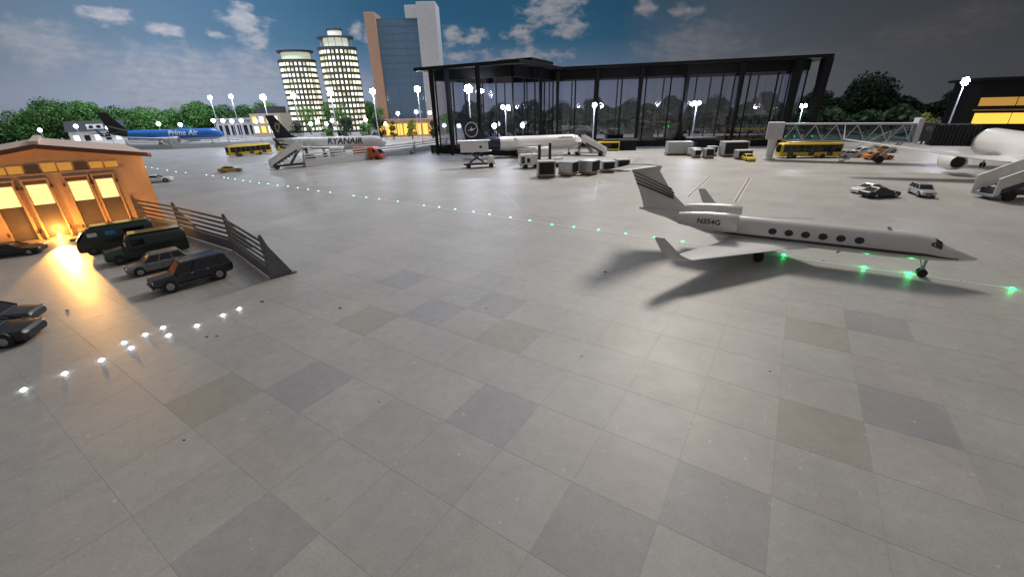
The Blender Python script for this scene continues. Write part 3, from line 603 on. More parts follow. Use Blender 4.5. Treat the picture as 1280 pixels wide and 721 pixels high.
fin = MB().loft([[(-5.75, 0, 1.07), (-6.4, .07, 1.05), (-7.72, 0, 1.02), (-6.4, -.07, 1.05)], [(-6.5, 0, 1.22), (-6.9, .06, 1.25), (-7.78, 0, 1.25), (-6.9, -.06, 1.25)], [(-6.9, 0, 1.55), (-7.25, .05, 1.6), (-7.92, 0, 1.6), (-7.25, -.05, 1.6)], [(-7.36, 0, 2.2), (-7.7, .035, 2.28), (-8.25, 0, 2.28), (-7.7, -.035, 2.28)], [(-7.3, 0, 2.34), (-7.7, .035, 2.39), (-8.35, 0, 2.36), (-7.7, -.035, 2.39)]]).build('tail_fin', 'jetwhite', J, smooth=50)
for sgn in (1, -1):
    for k in range(4):
        mb = MB(); n = 12; z0 = 2.14 - k*.115; wd = (.011, .012, .014, .022)[k]
        for i in range(n):
            t = i/n; tt = (i+1)/n
            def pt(t, up):
                x = -8.16 + 1.3*t + .05*k*(1-t); z = z0 + up*wd*(1+.6*t) - (.50 - .045*k)*t**1.15
                le = -6.72 - (z-1.38)*.74
                hw = .078*(1-abs((x+7.45)/.95)**2)*(.9 - (z-1.3)*.35) ; return Vector((min(x, le), sgn*(max(hw, .012)+.006), z))
            mb.add([pt(t, -1), pt(tt, -1), pt(tt, 1), pt(t, 1)], [(0, 1, 2, 3)])
        mb.build('fin_stripe', 'stripe', fin)
gear('nose_gear', J, -.85, 0, .45, .1, .07); gear('main_gear', J, -4.35, .55, .5, .13, .09); gear('main_gear', J, -4.35, -.55, .5, .13, .09)
MB().hexa([(-1.75, -.012, 1.07), (-1.65, -.012, 1.07), (-1.65, .012, 1.07), (-1.75, .012, 1.07)], [(-1.78, -.006, 1.15), (-1.72, -.006, 1.15), (-1.72, .006, 1.15), (-1.78, .006, 1.15)]).build('antenna', 'lgrey', J)
MB().slab([(-2.6, -.008, .41), (-2.5, -.008, .41), (-2.58, -.008, .33), (-2.62, -.008, .33)], (0, .016, 0)).build('antenna', 'lgrey', J)

# --- airliners
def airliner(name, label, loc, rz, L, R, zc, body, finm, tailpart, titles, engmat, finh, winglet, aft=None, emblem=None, span=.48, dih=.02, sw=1.0, eng=1.0, ey=.135):
    e = empty(name, loc, rz); tag(e, label, 'airliner'); k = L/12; z = zc
    f = Fus([(0, (z-.12*R, z-.08*R, .02)), (-.1*k, (z-.45*R, z+.2*R, .3*R)), (-.35*k, (z-.8*R, z+.5*R, .62*R)), (-.6*k, (z-.93*R, z+.8*R, .83*R)), (-1.1*k, (z-R, z+R, R)), (-7.6*k, (z-R, z+R, R)), (-9.2*k, (z-.75*R, z+R, .88*R)), (-11*k, (z+.05*R, z+.93*R, .45*R)), (-12*k, (z+.5*R, z+.8*R, .08*R))])
    f.body('fuselage', body, e, 0, -L, 60, 26)
    if aft: f.body('tail_section', aft[0], e, -aft[1]*L, -L+.02, 24, 26, .006)
    for sgn in (1, -1):
        b = lambda a: (PI-a) if sgn < 0 else a
        f.poly('cockpit_pane', 'carglass', e, [(-.38*k, b(.55)), (-.34*k, b(1.35)), (-.5*k, b(1.3)), (-.6*k, b(.6))], .01)
        wg = wing('wing', body if body != 'primeblue' else 'lgrey', e, [((-4.3*k, sgn*R*.3, z-R*.62), 2.6*k, .3*k, (0, 0, 1)), ((-5.6*k, sgn*L*.16, z-R*.45), 1.35*k, .17*k, (0, 0, 1)), ((-6.0*k-1.3*k*sw, sgn*L*span, z-R*.05+dih*L), .5*k, .05*k, (0, 0, 1))])
        wing('winglet', winglet, wg, [((-6.05*k-1.3*k*sw, sgn*L*span, z-R*.05+(dih+.001)*L), .45*k, .05*k, (0, 1, 0)), ((-6.5*k-1.3*k*sw, sgn*(L*span+.14*k), z+(dih+.055)*L), .22*k, .02*k, (0, 1, 0))])
        wing('tailplane', tailpart, e, [((-10.5*k, sgn*R*.25, z+R*.5), 1.1*k, .12*k, (0, 0, 1)), ((-11.6*k, sgn*L*.17, z+R*.7), .5*k, .04*k, (0, 0, 1))])
        nacelle('engine', engmat, e, -3.7*k, -5.2*k, sgn*L*ey, z-R*.78-.1*eng, .36*k*eng, .25*k*eng); MB().box(-5*k, -4.1*k, sgn*L*ey-.03, sgn*L*ey+.03, z-R*.85, z-R*.4).build('pylon', engmat, e)
        gear('main_gear', e, -6.3*k, sgn*.75*k, z-R*.6, .19*k, .11*k, 0 if R < .62 else .0)
    gear('nose_gear', e, -1.4*k, 0, z-R*.8, .13*k, .07*k)
    zf = z+R*.9; fn = MB().loft([[(-9.0*k, 0, zf-.03), (-10.3*k, .09*k, zf-.1*R), (-11.7*k, 0, zf-.15*R), (-10.3*k, -.09*k, zf-.1*R)], [(-9.9*k, 0, zf+.14*finh), (-10.7*k, .085*k, zf+.15*finh), (-11.75*k, 0, zf+.15*finh), (-10.7*k, -.085*k, zf+.15*finh)], [(-11.35*k, 0, zf+finh), (-11.8*k, .04*k, zf+finh), (-12.25*k, 0, zf+finh), (-11.8*k, -.04*k, zf+finh)]]).build('tail_fin', finm, e, smooth=45)
    for (s, size, xc, ang, mat) in titles:
        for sgn in (1, -1):
            def fn_(a, b_, sgn=sgn): th = ang + b_/R; p = f.P(xc + (a if sgn < 0 else -a), (PI-th) if sgn < 0 else th, .012); return p
            lettering(s, size, fn_, mat, e, size*.02, 'title_lettering')
    if emblem: emblem(fn, k, zf, finh)
    return e, f
def harp(fn, k, zf, h):
    for sgn in (1, -1):
        MB().slab([(-10.75*k, sgn*.1*k, zf+.62*h), (-11.25*k, sgn*.1*k, zf+.70*h), (-11.45*k, sgn*.1*k, zf+.5*h), (-11.35*k, sgn*.1*k, zf+.3*h), (-11.1*k, sgn*.1*k, zf+.22*h), (-10.95*k, sgn*.1*k, zf+.42*h)], (0, sgn*.02, 0)).build('harp_emblem', 'goldmark', fn)
        MB().slab([(-10.98*k, sgn*.125*k, zf+.55*h), (-11.2*k, sgn*.125*k, zf+.58*h), (-11.3*k, sgn*.125*k, zf+.46*h), (-11.15*k, sgn*.125*k, zf+.36*h)], (0, sgn*.012, 0)).build('emblem_gap', 'navy', fn)
def crane(fn, k, zf, h):
    for sgn in (1, -1):
        y = sgn*.1*k; c = Vector((-11.05*k, y, zf+.36*h)); r = .62*k; mb = MB(); n = 28
        for i in range(n):
            a, b = 2*PI*i/n, 2*PI*(i+1)/n; P = lambda rr, t: c + Vector((rr*math.cos(t), sgn*.012, rr*math.sin(t)*1.1)); mb.add([P(r*.88, a), P(r, a), P(r, b), P(r*.88, b)], [(0, 1, 2, 3)])
        mb.build('emblem_ring', 'white', fn)
        MB().slab([c + Vector((x*r, 0, z_*r)) for x, z_ in ((-.7, -.1), (-.25, .02), (0, .45), (.12, .1), (.72, .25), (.3, -.06), (0, -.2), (-.2, -.12))], (0, sgn*.014, 0)).build('bird_emblem', 'white', fn)
def swoosh(fn, k, zf, h):
    for sgn in (1, -1):
        MB().slab([(-9.5*k, sgn*.1*k, zf+.06*h), (-10.3*k, sgn*.1*k, zf+.12*h), (-11.5*k, sgn*.1*k, zf+.3*h), (-11.5*k, sgn*.1*k, zf+.24*h), (-10.3*k, sgn*.1*k, zf+.05*h), (-9.6*k, sgn*.1*k, zf+.01*h)], (0, sgn*.012, 0)).build('curved_stripe', 'grey', fn)
airliner('airliner', 'white airliner with navy tail and gold harp, RYANAIR on its side', (-11.8, 42.4, 0), R_(-6), 11.6, .58, 1.2, 'white', 'navy', 'navy', [('RYANAIR', .85, -3.9, .3, 'navy')], 'white', 2.1, 'navy', emblem=harp)
MB_ = None
airliner('airliner', 'white airliner with navy tail and circled bird emblem, nose towards the terminal', (6.6, 38.4, 0), R_(9), 10.6, .58, 1.12, 'white', 'navy', 'navy', [('Lufthansa', .34, -1.7, .75, 'navy')], 'white', 1.95, 'white', aft=('navy', .70), emblem=crane)
airliner('airliner', 'bright blue cargo jet with black tail marked Prime Air, far left', (-41.0, 63.8, 0), R_(2), 16.2, .72, 1.5, 'primeblue', 'black', 'black', [('Prime Air', 1.05, -5.2, .32, 'white')], 'lgrey', 2.5, 'primeblue', aft=('black', .80), emblem=swoosh)
airliner('airliner', 'white airliner cut by the right edge, parked at the jet bridge', (29.3, 26.7, 0), math.atan2(.866, .5), 13.4, .78, 1.42, 'white', 'white', 'white', [], 'white', 2.4, 'white', span=.585, sw=.15, dih=.04, eng=1.25, ey=.175)

# ------------------------------------------------------------------ jet bridge
e = empty('jet_bridge', (19.3, 31.6, 0), math.atan2(26.9-31.6, 27.6-19.3)); tag(e, 'grey-green glazed jet bridge reaching the white airliner from a round pillar', 'jet bridge')
MB().cyl((0, 0, 0), (0, 0, 1.45), .22, .3, 16).cyl((0, 0, 0), (0, 0, .08), .42, .42, 16).build('pillar', 'offwhite', e, smooth=40)
MB().box(-.5, .55, -.55, .55, 1.4, 2.55).build('rotunda', 'lgrey', e, bev=.06)
LB = 7.6
MB().box(.56, LB, -.42, .42, 1.28, 1.39).build('deck', 'lgrey', e); MB().box(.56, LB, -.46, .46, 2.38, 2.47).build('roof', 'lgrey', e)
for k in range(6):
    xx = .6+k*(LB-.7)/6; ww = (LB-.7)/6
    for sy in (-1, 1):
        MB().box(xx+.04, xx+ww-.04, sy*.4-.01, sy*.4+.01, 1.395, 2.375).build('glass_pane', 'bglass', e)
        MB().bar((xx+.02, sy*.435, 1.4), (xx+ww/2, sy*.435, 2.37), .05).bar((xx+ww/2, sy*.435, 2.37), (xx+ww-.02, sy*.435, 1.4), .05).build('truss', 'teal', e)
MB().box(LB+.0, LB+.28, -.6, .6, 1.3, 2.75).build('cab_frame', 'lgrey', e, bev=.03)
MB().box(LB+.285, LB+.9, -.55, .55, 1.4, 2.5).build('cab', 'dark', e, bev=.03); MB().box(LB+.45, LB+.75, -.585, -.555, 1.85, 2.3).build('cab_window', 'bglass', e)
for k in range(12): MB().box(LB+.91+k*.17, LB+1.05+k*.17, -.6+.03*(k % 2), .6-.03*(k % 2), 1.15, 2.4-.04*(k % 2)).build('bellows', 'curtain', e)
MB().bar((LB-1.3, -.3, .3), (LB-.2, -.3, 1.45), .08).bar((LB-1.3, .3, .3), (LB-.2, .3, 1.45), .08).bar((LB-1.3, -.45, .3), (LB-1.3, .45, .3), .14).build('drive_strut', 'lgrey', e)
for sy in (-.4, .4): MB().cyl((LB-1.3, sy-.08, .24), (LB-1.3, sy+.08, .24), .24, n=18).build('wheel', 'rubber', e, smooth=40)
mb = MB()
for k in range(8): mb.box(LB-3.4+k*.26, LB-3.2+k*.26, -1.05, -.6, .06+k*.17, .1+k*.17)
mb.bar((LB-3.5, -1.06, .02), (LB-1.3, -1.06, 1.45), .05).bar((LB-3.5, -.58, .02), (LB-1.3, -.58, 1.45), .05).bar((LB-3.5, -1.06, .6), (LB-1.3, -1.06, 2.05), .03).bar((LB-3.5, -1.06, 0), (LB-3.5, -1.06, .6), .03).bar((LB-1.3, -1.06, 1.3), (LB-1.3, -1.06, 2.05), .03).build('service_stair', 'lgrey', e)

# ------------------------------------------------------------------ airstairs
def airstairs(label, loc, rz, s, Ln=2.6, h=1.5, mat='offwhite', truck=True):
    e = empty('airstairs', loc, rz, s); tag(e, label, 'airstairs')
    for sy in (-1, 1):
        MB().slab([(0, sy*.34, .12), (Ln, sy*.34, h), (Ln, sy*.34, h+.55), (0, sy*.34, .6)], (0, sy*.05, 0)).build('side_panel', mat, e, bev=.02)
        MB().slab([(.15, sy*.4, .2), (Ln*.8, sy*.4, h*.82), (Ln*.8, sy*.4, h*.82+.16), (.15, sy*.4, .36)], (0, sy*.012, 0)).build('dark_stripe', 'dark', e)
        MB().bar((0, sy*.365, .63), (Ln, sy*.365, h+.58), .06).build('handrail', 'offwhite', e)
    n = 10
    for k in range(n): MB().box(Ln*k/n, Ln*(k+1)/n, -.335, .335, .1+(h-.1)*k/n, .16+(h-.1)*k/n).build('step', 'grey', e)
    MB().box(Ln, Ln+.6, -.39, .39, h-.06, h).build('platform', mat, e)
    MB().bar((Ln+.57, -.36, h), (Ln+.57, -.36, h+.55), .05).bar((Ln+.57, .36, h), (Ln+.57, .36, h+.55), .05).build('platform_rail', mat, e)
    MB().bar((Ln*.55, -.28, .2), (Ln*.9, -.28, h-.1), .08).bar((Ln*.55, .28, .2), (Ln*.9, .28, h-.1), .08).bar((Ln+.3, .28, .2), (Ln+.2, .28, h-.07), .08).bar((Ln+.3, -.28, .2), (Ln+.2, -.28, h-.07), .08).build('lift_strut', 'dark', e)
    MB().box(.2, Ln+.7, -.3, .3, .16, .3).build('chassis', 'dark' if truck else mat, e)
    for x in (.45, Ln+.35):
        for sy in (-.36, .36): MB().cyl((x, sy-.06, .16), (x, sy+.06, .16), .16, n=16).build('wheel', 'rubber', e, smooth=40)
    if truck: MB().box(Ln-.1, Ln+.75, -.34, .34, .31, .85).build('cab', 'dark', e, bev=.04)
    return e
airstairs('pale stair truck at the tail of the white jet with the gold harp', (-18.6, 33.4, 0), R_(35), 1.0)
airstairs('large pale stairs at the right edge in front of the white airliner', (20.0, 17.35, 0), R_(-7), 1.35, 2.9, 1.35)
airstairs('white stairs at the nose of the white jet with the circled bird', (8.3, 36.6, 0), R_(155), .95, 2.2, 1.2, 'white', False)

# ------------------------------------------------------------------ catering lift and loader
e = empty('catering_truck', (-3.3, 31.4, 0), R_(4)); tag(e, 'white catering truck with its box body raised on scissor arms', 'truck')
MB().box(0, 1.75, -.36, .36, .2, .32).build('chassis', 'dark', e); cb = MB().hexa([(1.72, -.38, .22), (2.35, -.38, .22), (2.35, .38, .22), (1.72, .38, .22)], [(1.75, -.36, .8), (2.15, -.36, .8), (2.15, .36, .8), (1.75, .36, .8)]).build('cab', 'white', e, bev=.05); MB().hexa([(2.225, -.3, .55), (2.24, -.3, .55), (2.24, .3, .55), (2.225, .3, .55)], [(2.17, -.28, .75), (2.185, -.28, .75), (2.185, .28, .75), (2.17, .28, .75)]).build('windscreen', 'carglass', cb)
for sy in (-.3, .3): MB().bar((.45, sy, .33), (1.5, sy, 1.1), .07).bar((1.5, sy, .33), (.45, sy, 1.1), .07).build('scissor_arm', 'dark', e)
bx_ = MB().box(-.15, 1.85, -.45, .45, 1.1, 1.82).build('box_body', 'white', e, bev=.04); MB().box(-.35, 2.0, -.48, .48, 1.83, 1.88).build('box_roof', 'offwhite', e); MB().cyl((1.3, -.452, 1.45), (1.3, -.465, 1.45), .1, n=16).build('round_mark', 'dark', bx_); MB().box(1.86, 2.1, -.4, .4, 1.12, 1.16).build('front_platform', 'lgrey', e)
for x in (.35, 2.0):
    for sy in (-.36, .36): MB().cyl((x, sy-.06, .17), (x, sy+.06, .17), .17, n=16).build('wheel', 'rubber', e, smooth=40)
e = empty('cargo_loader', (.75, 30.4, 0), R_(8)); tag(e, 'white cargo loader with railed platform and two black posts', 'loader')
MB().box(0, 1.35, -.4, .4, .15, .95).build('body', 'white', e, bev=.04); MB().box(1.36, 3.1, -.42, .42, .5, .62).build('platform', 'white', e); MB().box(.1, .35, -.43, -.4, .35, .8).build('door', 'dark', e); MB().box(.5, .72, -.42, -.4, .4, .7).build('window', 'carglass', e)
for x in (1.3, 2.05): MB().box(x, x+.17, -.5, -.34, .3, 1.55 if x < 2 else 1.65).build('mast_post', 'black', e)
for sy in (-.4, .4):
    mb = MB().bar((0, sy, 1.25), (1.3, sy, 1.25), .05).bar((0, sy, 1.08), (1.3, sy, 1.08), .04).bar((1.4, sy, .95), (3.08, sy, .95), .05).bar((1.4, sy, .78), (3.08, sy, .78), .04)
    for x in (0, .43, .86, 1.28): mb.bar((x, sy, .94), (x, sy, 1.27), .04)
    for x in (1.42, 1.95, 2.5, 3.06): mb.bar((x, sy, .6), (x, sy, .97), .04)
    mb.build('railing', 'white', e)
for x in (.4, 1.15, 2.7):
    for sy in (-.4, .4): MB().cyl((x, sy-.05, .15), (x, sy+.05, .15), .15, n=16).build('wheel', 'rubber', e, smooth=40)

# ------------------------------------------------------------------ cargo containers
def container(label, x, y, rz, wd=1.0, dp=.85, h=.8, dark=True, cut=.22, end=True):
    e = empty('cargo_container', (x, y, 0), R_(rz)); tag(e, label, 'container', 'cargo containers on dollies')
    MB().box(-wd/2, wd/2, -dp/2, dp/2, .07, .15).build('dolly', 'tan', e); mb = MB()
    for sx in (-.38, .38):
        for sy in (-.3, .3): mb = MB().cyl((sx*wd, sy*dp-.03, .06), (sx*wd, sy*dp+.03, .06), .06, n=10); mb.build('wheel', 'rubber', e)
    MB().slab([(-wd/2+.02, -dp/2, .155), (wd/2-.02-cut, -dp/2, .155), (wd/2-.02, -dp/2, .155+cut), (wd/2-.02, -dp/2, h), (-wd/2+.02, -dp/2, h)], (0, dp, 0)).build('shell', 'lgrey', e, bev=.03)
    if dark: MB().box(-wd/2+.08, wd/2-.1, -dp/2-.015, -dp/2-.002, .22+.0*cut, h-.07).build('curtain_door', 'curtain', e)
    if end: MB().box(-wd/2+.0, -wd/2+.016, -dp/2+.1, dp/2-.1, .22, h-.07).build('end_panel', 'silver', e)
container('dark-fronted cargo container nearest the cargo loader, leftmost of its row', 2.3, 26.2, 2, 1.1, .9, .98, cut=.02)
container('silver cargo container with black curtain on its right side, second in its row', 3.75, 26.6, 55, 1.0, .95, .86)
container('silver cargo container third in the row, right before the jet tail', 5.1, 26.9, 50, 1.1, .95, .86)
container('small container on a tan dolly just left of the jet tailplane', 6.4, 27.6, 6, .9, .8, .7); container('small dark container on a tan dolly behind the jet tailplane', 7.5, 28.2, 5, .9, .8, .72)
container('white cargo container without curtain against the terminal, widest of the cluster', 14.2, 35.9, -8, 2.0, 1.1, 1.05, False, .03, False)
container('low dark-sided container in front of the wide white one', 15.1, 34.8, 30, .9, .8, .62); container('small dark-fronted container at the left of the front pair', 14.75, 33.6, 0, .62, .6, .62); container('small dark-fronted container at the right of the front pair', 15.45, 33.1, -3, .72, .65, .74); container('tall narrow dark container behind the small front pair', 16.4, 34.6, 0, .7, .65, .74)
container('grey cargo container with big black doorway, back of the right cluster', 17.8, 34.0, -4, 1.9, 1.1, 1.12, True, .05, False); container('rounded pale container with black front before the grey one', 17.6, 32.1, -4, 1.1, .8, .66, True, .08)
e = empty('yellow_trolley', (9.4, 40.6, 0), R_(-10)); tag(e, 'yellow frame trolley by the terminal left of the black hut', 'trolley')
MB().box(-1, 1, -.4, .4, .7, .8).build('top_deck', 'yellow', e); MB().box(-1, 1, -.4, .4, .1, .18).build('bottom_deck', 'yellow', e)
for x in (-.95, .95):
    for y in (-.36, .36): MB().box(x-.04, x+.04, y-.04, y+.04, 0, .7).build('leg', 'yellow', e)

# ------------------------------------------------------------------ vehicles
U = .31
def wheelset(e, xs, hw, r, wd=.22, rim='grey'):
    for x in xs:
        for sy in (-1, 1):
            wh = MB().cyl((x, sy*(hw-wd), r), (x, sy*(hw+.03), r), r, n=20).build('wheel', 'rubber', e, smooth=40, bev=.04)
            MB().cyl((x, sy*(hw+.02), r), (x, sy*(hw+.05), r), r*.62, r*.5, 16).build('rim', rim, wh, smooth=40)
            MB().cyl((x, sy*(hw-.25), r+.03), (x, sy*(hw+.012), r+.03), r*1.16, n=20).build('wheel_arch', 'black', e)
def ringbody(st, chf=.12):
    out = []
    for (x, zb, zt, w_) in st:
        c = min(chf, (zt-zb)*.35); out.append([(x, -w_+.1, zb), (x, -w_, zb+c), (x, -w_, zt-c*1.4), (x, -w_+c*.9, zt-c*.25), (x, -w_+c*2.4, zt), (x, w_-c*2.4, zt), (x, w_-c*.9, zt-c*.25), (x, w_, zt-c*1.4), (x, w_, zb+c), (x, w_-.1, zb)])
    return out
def cabin(e, paint, b0, b1, t0, t1, zb, zt, wb, wt, pillars=(.5,), glass='carglass'):
    MB().hexa([(b0, -wb, zb), (b1, -wb, zb), (b1, wb, zb), (b0, wb, zb)], [(t0, -wt, zt), (t1, -wt, zt), (t1, wt, zt), (t0, wt, zt)]).build('windows', glass, e, bev=.03)
    MB().hexa([(t0-.06, -wt-.03, zt-.03), (t1+.08, -wt-.03, zt-.03), (t1+.08, wt+.03, zt-.03), (t0-.06, wt+.03, zt-.03)], [(t0+.1, -wt+.08, zt+.06), (t1-.08, -wt+.08, zt+.06), (t1-.08, wt-.08, zt+.06), (t0+.1, wt-.08, zt+.06)]).build('roof', paint, e, bev=.02)
    for sy in (-1, 1):
        MB().bar((b0+.02, sy*wb, zb), (t0, sy*wt, zt), .09).build('pillar', paint, e); MB().bar((b1-.02, sy*wb, zb), (t1, sy*wt, zt), .12).build('pillar', paint, e)
        for q in pillars: MB().bar((b0+(b1-b0)*q, sy*wb, zb), (t0+(t1-t0)*q, sy*wt, zt), .08).build('pillar', paint, e)
def lamps(e, x0, x1, z0, z1, y0, y1, xr, zr0, zr1, yr0, yr1):
    for sy in (-1, 1):
        MB().box(x0, x1, min(sy*y0, sy*y1), max(sy*y0, sy*y1), z0, z1).build('headlight', 'headl', e); MB().box(xr-.03, xr+.03, min(sy*yr0, sy*yr1), max(sy*yr0, sy*yr1), zr0, zr1).build('taillight', 'glowred', e)
def vehicle(name, kind, paint, label, loc, rz, cat, s=U, group=None):
    # local: front at x=0 looking to -x, rear at +x, metres
    e = empty(name, (*loc, 0), rz, s); tag(e, label, cat, group)
    if kind == 'sedan':
        MB().loft(ringbody([(0, .3, .64, .66), (.12, .2, .76, .82), (.9, .18, .84, .88), (1.45, .2, .90, .91), (2.6, .2, .93, .91), (3.7, .2, .97, .9), (4.3, .25, .93, .85), (4.5, .38, .8, .74)])).build('body', paint, e, smooth=30)
        cabin(e, paint, 1.3, 4.05, 2.05, 3.2, .88, 1.36, .80, .6); wheelset(e, (.85, 3.55), .88, .33); lamps(e, .03, .14, .56, .68, .45, .74, 4.46, .66, .8, .4, .72)
    elif kind == 'coupe':
        MB().loft(ringbody([(0, .26, .58, .7), (.14, .16, .70, .86), (1.0, .14, .78, .92), (1.6, .18, .82, .93), (2.7, .18, .86, .94), (3.7, .2, .9, .95), (4.3, .28, .86, .88), (4.45, .38, .76, .8)])).build('body', paint, e, smooth=30)
        cabin(e, paint, 1.35, 3.95, 2.2, 3.05, .80, 1.22, .82, .6, ()); wheelset(e, (.85, 3.5), .92, .34); lamps(e, .04, .2, .56, .64, .52, .78, 4.42, .66, .76, .4, .78)
    elif kind == 'suv':
        MB().loft(ringbody([(0, .45, .75, .72), (.1, .36, .88, .86), (.9, .3, 1.0, .93), (1.4, .28, 1.08, .95), (3.9, .28, 1.12, .95), (4.5, .32, 1.1, .92), (4.65, .45, .98, .82)])).build('body', paint, e, smooth=30)
        cabin(e, paint, 1.25, 4.5, 1.95, 4.1, 1.06, 1.66, .86, .70, (.35, .68)); wheelset(e, (.9, 3.65), .93, .4); lamps(e, .02, .14, .72, .86, .5, .8, 4.62, .8, 1.0, .55, .8)
        for sy in (-1, 1):
            for xx in (1.5, 2.55, 3.5): MB().box(xx, xx+.03, sy*.95-.01, sy*.95+.01, .45, 1.02).build('door_seam', 'black', e)
        MB().box(-.02, .05, -.42, .42, .5, .7).build('grille', 'black', e)
    elif kind == 'pickup':
        MB().loft(ringbody([(0, .62, 1.0, .78), (.12, .55, 1.12, .92), (1.3, .5, 1.22, .98), (1.6, .5, 1.25, .99), (3.4, .5, 1.27, .99), (3.55, .5, 1.27, .99), (5.5, .52, 1.27, .98), (5.65, .6, 1.24, .95)])).build('body', paint, e, smooth=30)
        cabin(e, paint, 1.45, 3.75, 2.15, 3.6, 1.22, 1.88, .90, .74, (.52,))
        MB().box(3.8, 5.55, -.86, .86, 1.24, 1.29).build('bed_floor', 'black', e)
        for sy in (-1, 1): MB().box(3.76, 5.6, sy*.92-.06, sy*.92+.06, 1.2, 1.42).build('bed_side', paint, e, bev=.03); MB().box(1.6, 3.6, sy*1.05-.06, sy*1.05+.06, .42, .5).build('side_step', 'dark', e); MB().box(1.5, 1.62, sy*1.12-.1, sy*1.12+.1, 1.3, 1.48).build('mirror', 'black', e)
        MB().box(5.6, 5.68, -.9, .9, .8, 1.42).build('tailgate', paint, e); MB().box(-.1, .06, -.92, .92, .5, .68).build('bumper', 'silver', e, bev=.03); MB().box(-.05, .08, -.55, .55, .72, .98).build('grille', 'dark', e)
        MB().box(3.75, 5.45, -.8, .8, 1.43, 1.47).build('bed_cover', 'blueblack', e)
        for sy in (-1, 1):
            for xx in (1.75, 2.75, 3.62): MB().box(xx, xx+.03, sy*.985-.012, sy*.985+.012, .62, 1.2).build('door_seam', 'black', e)
            for xx in (2.5, 3.4): MB().box(xx, xx+.16, sy*1.0-.02, sy*1.0+.02, 1.08, 1.12).build('door_handle', 'silver', e)
        wheelset(e, (1.0, 4.55), .97, .46, .3); lamps(e, -.0, .1, .82, 1.0, .6, .85, 5.68, .9, 1.15, .76, .93)
    elif kind == 'bigsuv':
        MB().loft(ringbody([(0, .58, .98, .78), (.12, .5, 1.12, .93), (1.3, .46, 1.2, .99), (1.6, .46, 1.24, 1.0), (5.2, .46, 1.27, 1.0), (5.5, .5, 1.25, .97), (5.6, .6, 1.2, .94)])).build('body', paint, e, smooth=30)
        cabin(e, paint, 1.5, 5.5, 2.1, 5.2, 1.22, 1.86, .93, .80, (.3, .58, .8))
        MB().box(2.4, 5.0, -.6, -.55, 1.95, 2.0).build('roof_rail', 'dark', e); MB().box(2.4, 5.0, .55, .6, 1.95, 2.0).build('roof_rail', 'dark', e)
        MB().box(-.1, .06, -.92, .92, .48, .66).build('bumper', 'dark', e, bev=.03); MB().box(-.05, .08, -.55, .55, .72, .98).build('grille', 'dark', e)
        for sy in (-1, 1):
            for xx in (1.75, 2.85, 3.95): MB().box(xx, xx+.03, sy*.995-.012, sy*.995+.012, .6, 1.16).build('door_seam', 'black', e)
            for xx in (2.6, 3.7): MB().box(xx, xx+.16, sy*1.0-.025, sy*1.0+.025, 1.06, 1.1).build('door_handle', 'silver', e)
            MB().box(1.6, 4.0, sy*1.05-.06, sy*1.05+.06, .38, .46).build('side_step', 'dark', e); MB().box(1.55, 1.68, sy*1.12-.1, sy*1.12+.1, 1.28, 1.46).build('mirror', 'black', e)
        wheelset(e, (1.0, 4.45), .98, .46, .3); lamps(e, -.0, .1, .82, 1.0, .6, .85, 5.6, .85, 1.15, .76, .93)
    elif kind == 'van':
        MB().loft(ringbody([(0, .4, .95, .8), (.12, .3, 1.3, .93), (.7, .28, 2.0, .98), (1.0, .28, 2.25, 1.0), (1.4, .28, 2.38, 1.0), (5.3, .28, 2.38, 1.0), (5.55, .35, 2.3, .96)], .3)).build('body', paint, e, smooth=50)
        MB().hexa([(.06, -.78, 1.3), (.16, -.78, 1.3), (.16, .78, 1.3), (.06, .78, 1.3)], [(.64, -.78, 2.02), (.74, -.78, 2.02), (.74, .78, 2.02), (.64, .78, 2.02)]).build('windscreen', 'carglass', e)
        for sy in (-1, 1):
            y = lambda a: sy*(1.005 + a)
            for k, (a, b, m_) in enumerate(((.95, 1.6, 'headl'), (2.15, 2.85, 'bluepane'), (3.4, 4.9, 'carglass'))):
                MB().box(a, b, min(y(-.01), y(.012)), max(y(-.01), y(.012)), 1.62, 1.95).build('side_window', m_, e)
            MB().box(1.9, 1.93, min(y(-.01), y(.01)), max(y(-.01), y(.01)), .5, 2.0).build('door_seam', 'black', e)
        MB().hexa([(.5, -.9, 2.385), (5.4, -.9, 2.385), (5.4, .9, 2.385), (.5, .9, 2.385)][0:0] or [(1.2, -.72, 2.36), (5.3, -.72, 2.36), (5.3, .72, 2.36), (1.2, .72, 2.36)], [(1.3, -.6, 2.46), (5.2, -.6, 2.46), (5.2, .6, 2.46), (1.3, .6, 2.46)]).build('roof', 'green', e, bev=.03)  # green highlight along the top is put into a lighter roof paint
        wheelset(e, (.95, 4.5), .97, .36, .25, 'dark'); lamps(e, .0, .1, .75, .95, .55, .8, 5.55, .8, 1.2, .7, .88)
    elif kind == 'hoodvan':
        MB().loft(ringbody([(0, .45, .95, .75), (.12, .35, 1.15, .9), (1.2, .3, 1.3, .98), (1.35, .3, 1.32, .98)], .22)).build('hood', paint, e, smooth=50)
        MB().loft(ringbody([(1.3, .3, 1.45, .97), (1.75, .3, 2.15, .98), (2.1, .3, 2.3, 1.0), (5.6, .3, 2.3, 1.0), (5.8, .4, 2.2, .95)], .3)).build('body', 'dgreen', e, smooth=50)
        MB().box(1.95, 5.55, -.72, .72, 2.29, 2.36).build('roof', paint, e, bev=.03)  # lighter than the body: roof highlight carried by the paint
        MB().hexa([(1.28, -.75, 1.45), (1.36, -.75, 1.45), (1.36, .75, 1.45), (1.28, .75, 1.45)], [(1.7, -.72, 2.08), (1.78, -.72, 2.08), (1.78, .72, 2.08), (1.7, .72, 2.08)]).build('windscreen', 'carglass', e)
        for sy in (-1, 1): MB().box(2.0, 2.9, min(sy*.99, sy*1.012), max(sy*.99, sy*1.012), 1.4, 1.95).build('side_window', 'carglass', e)
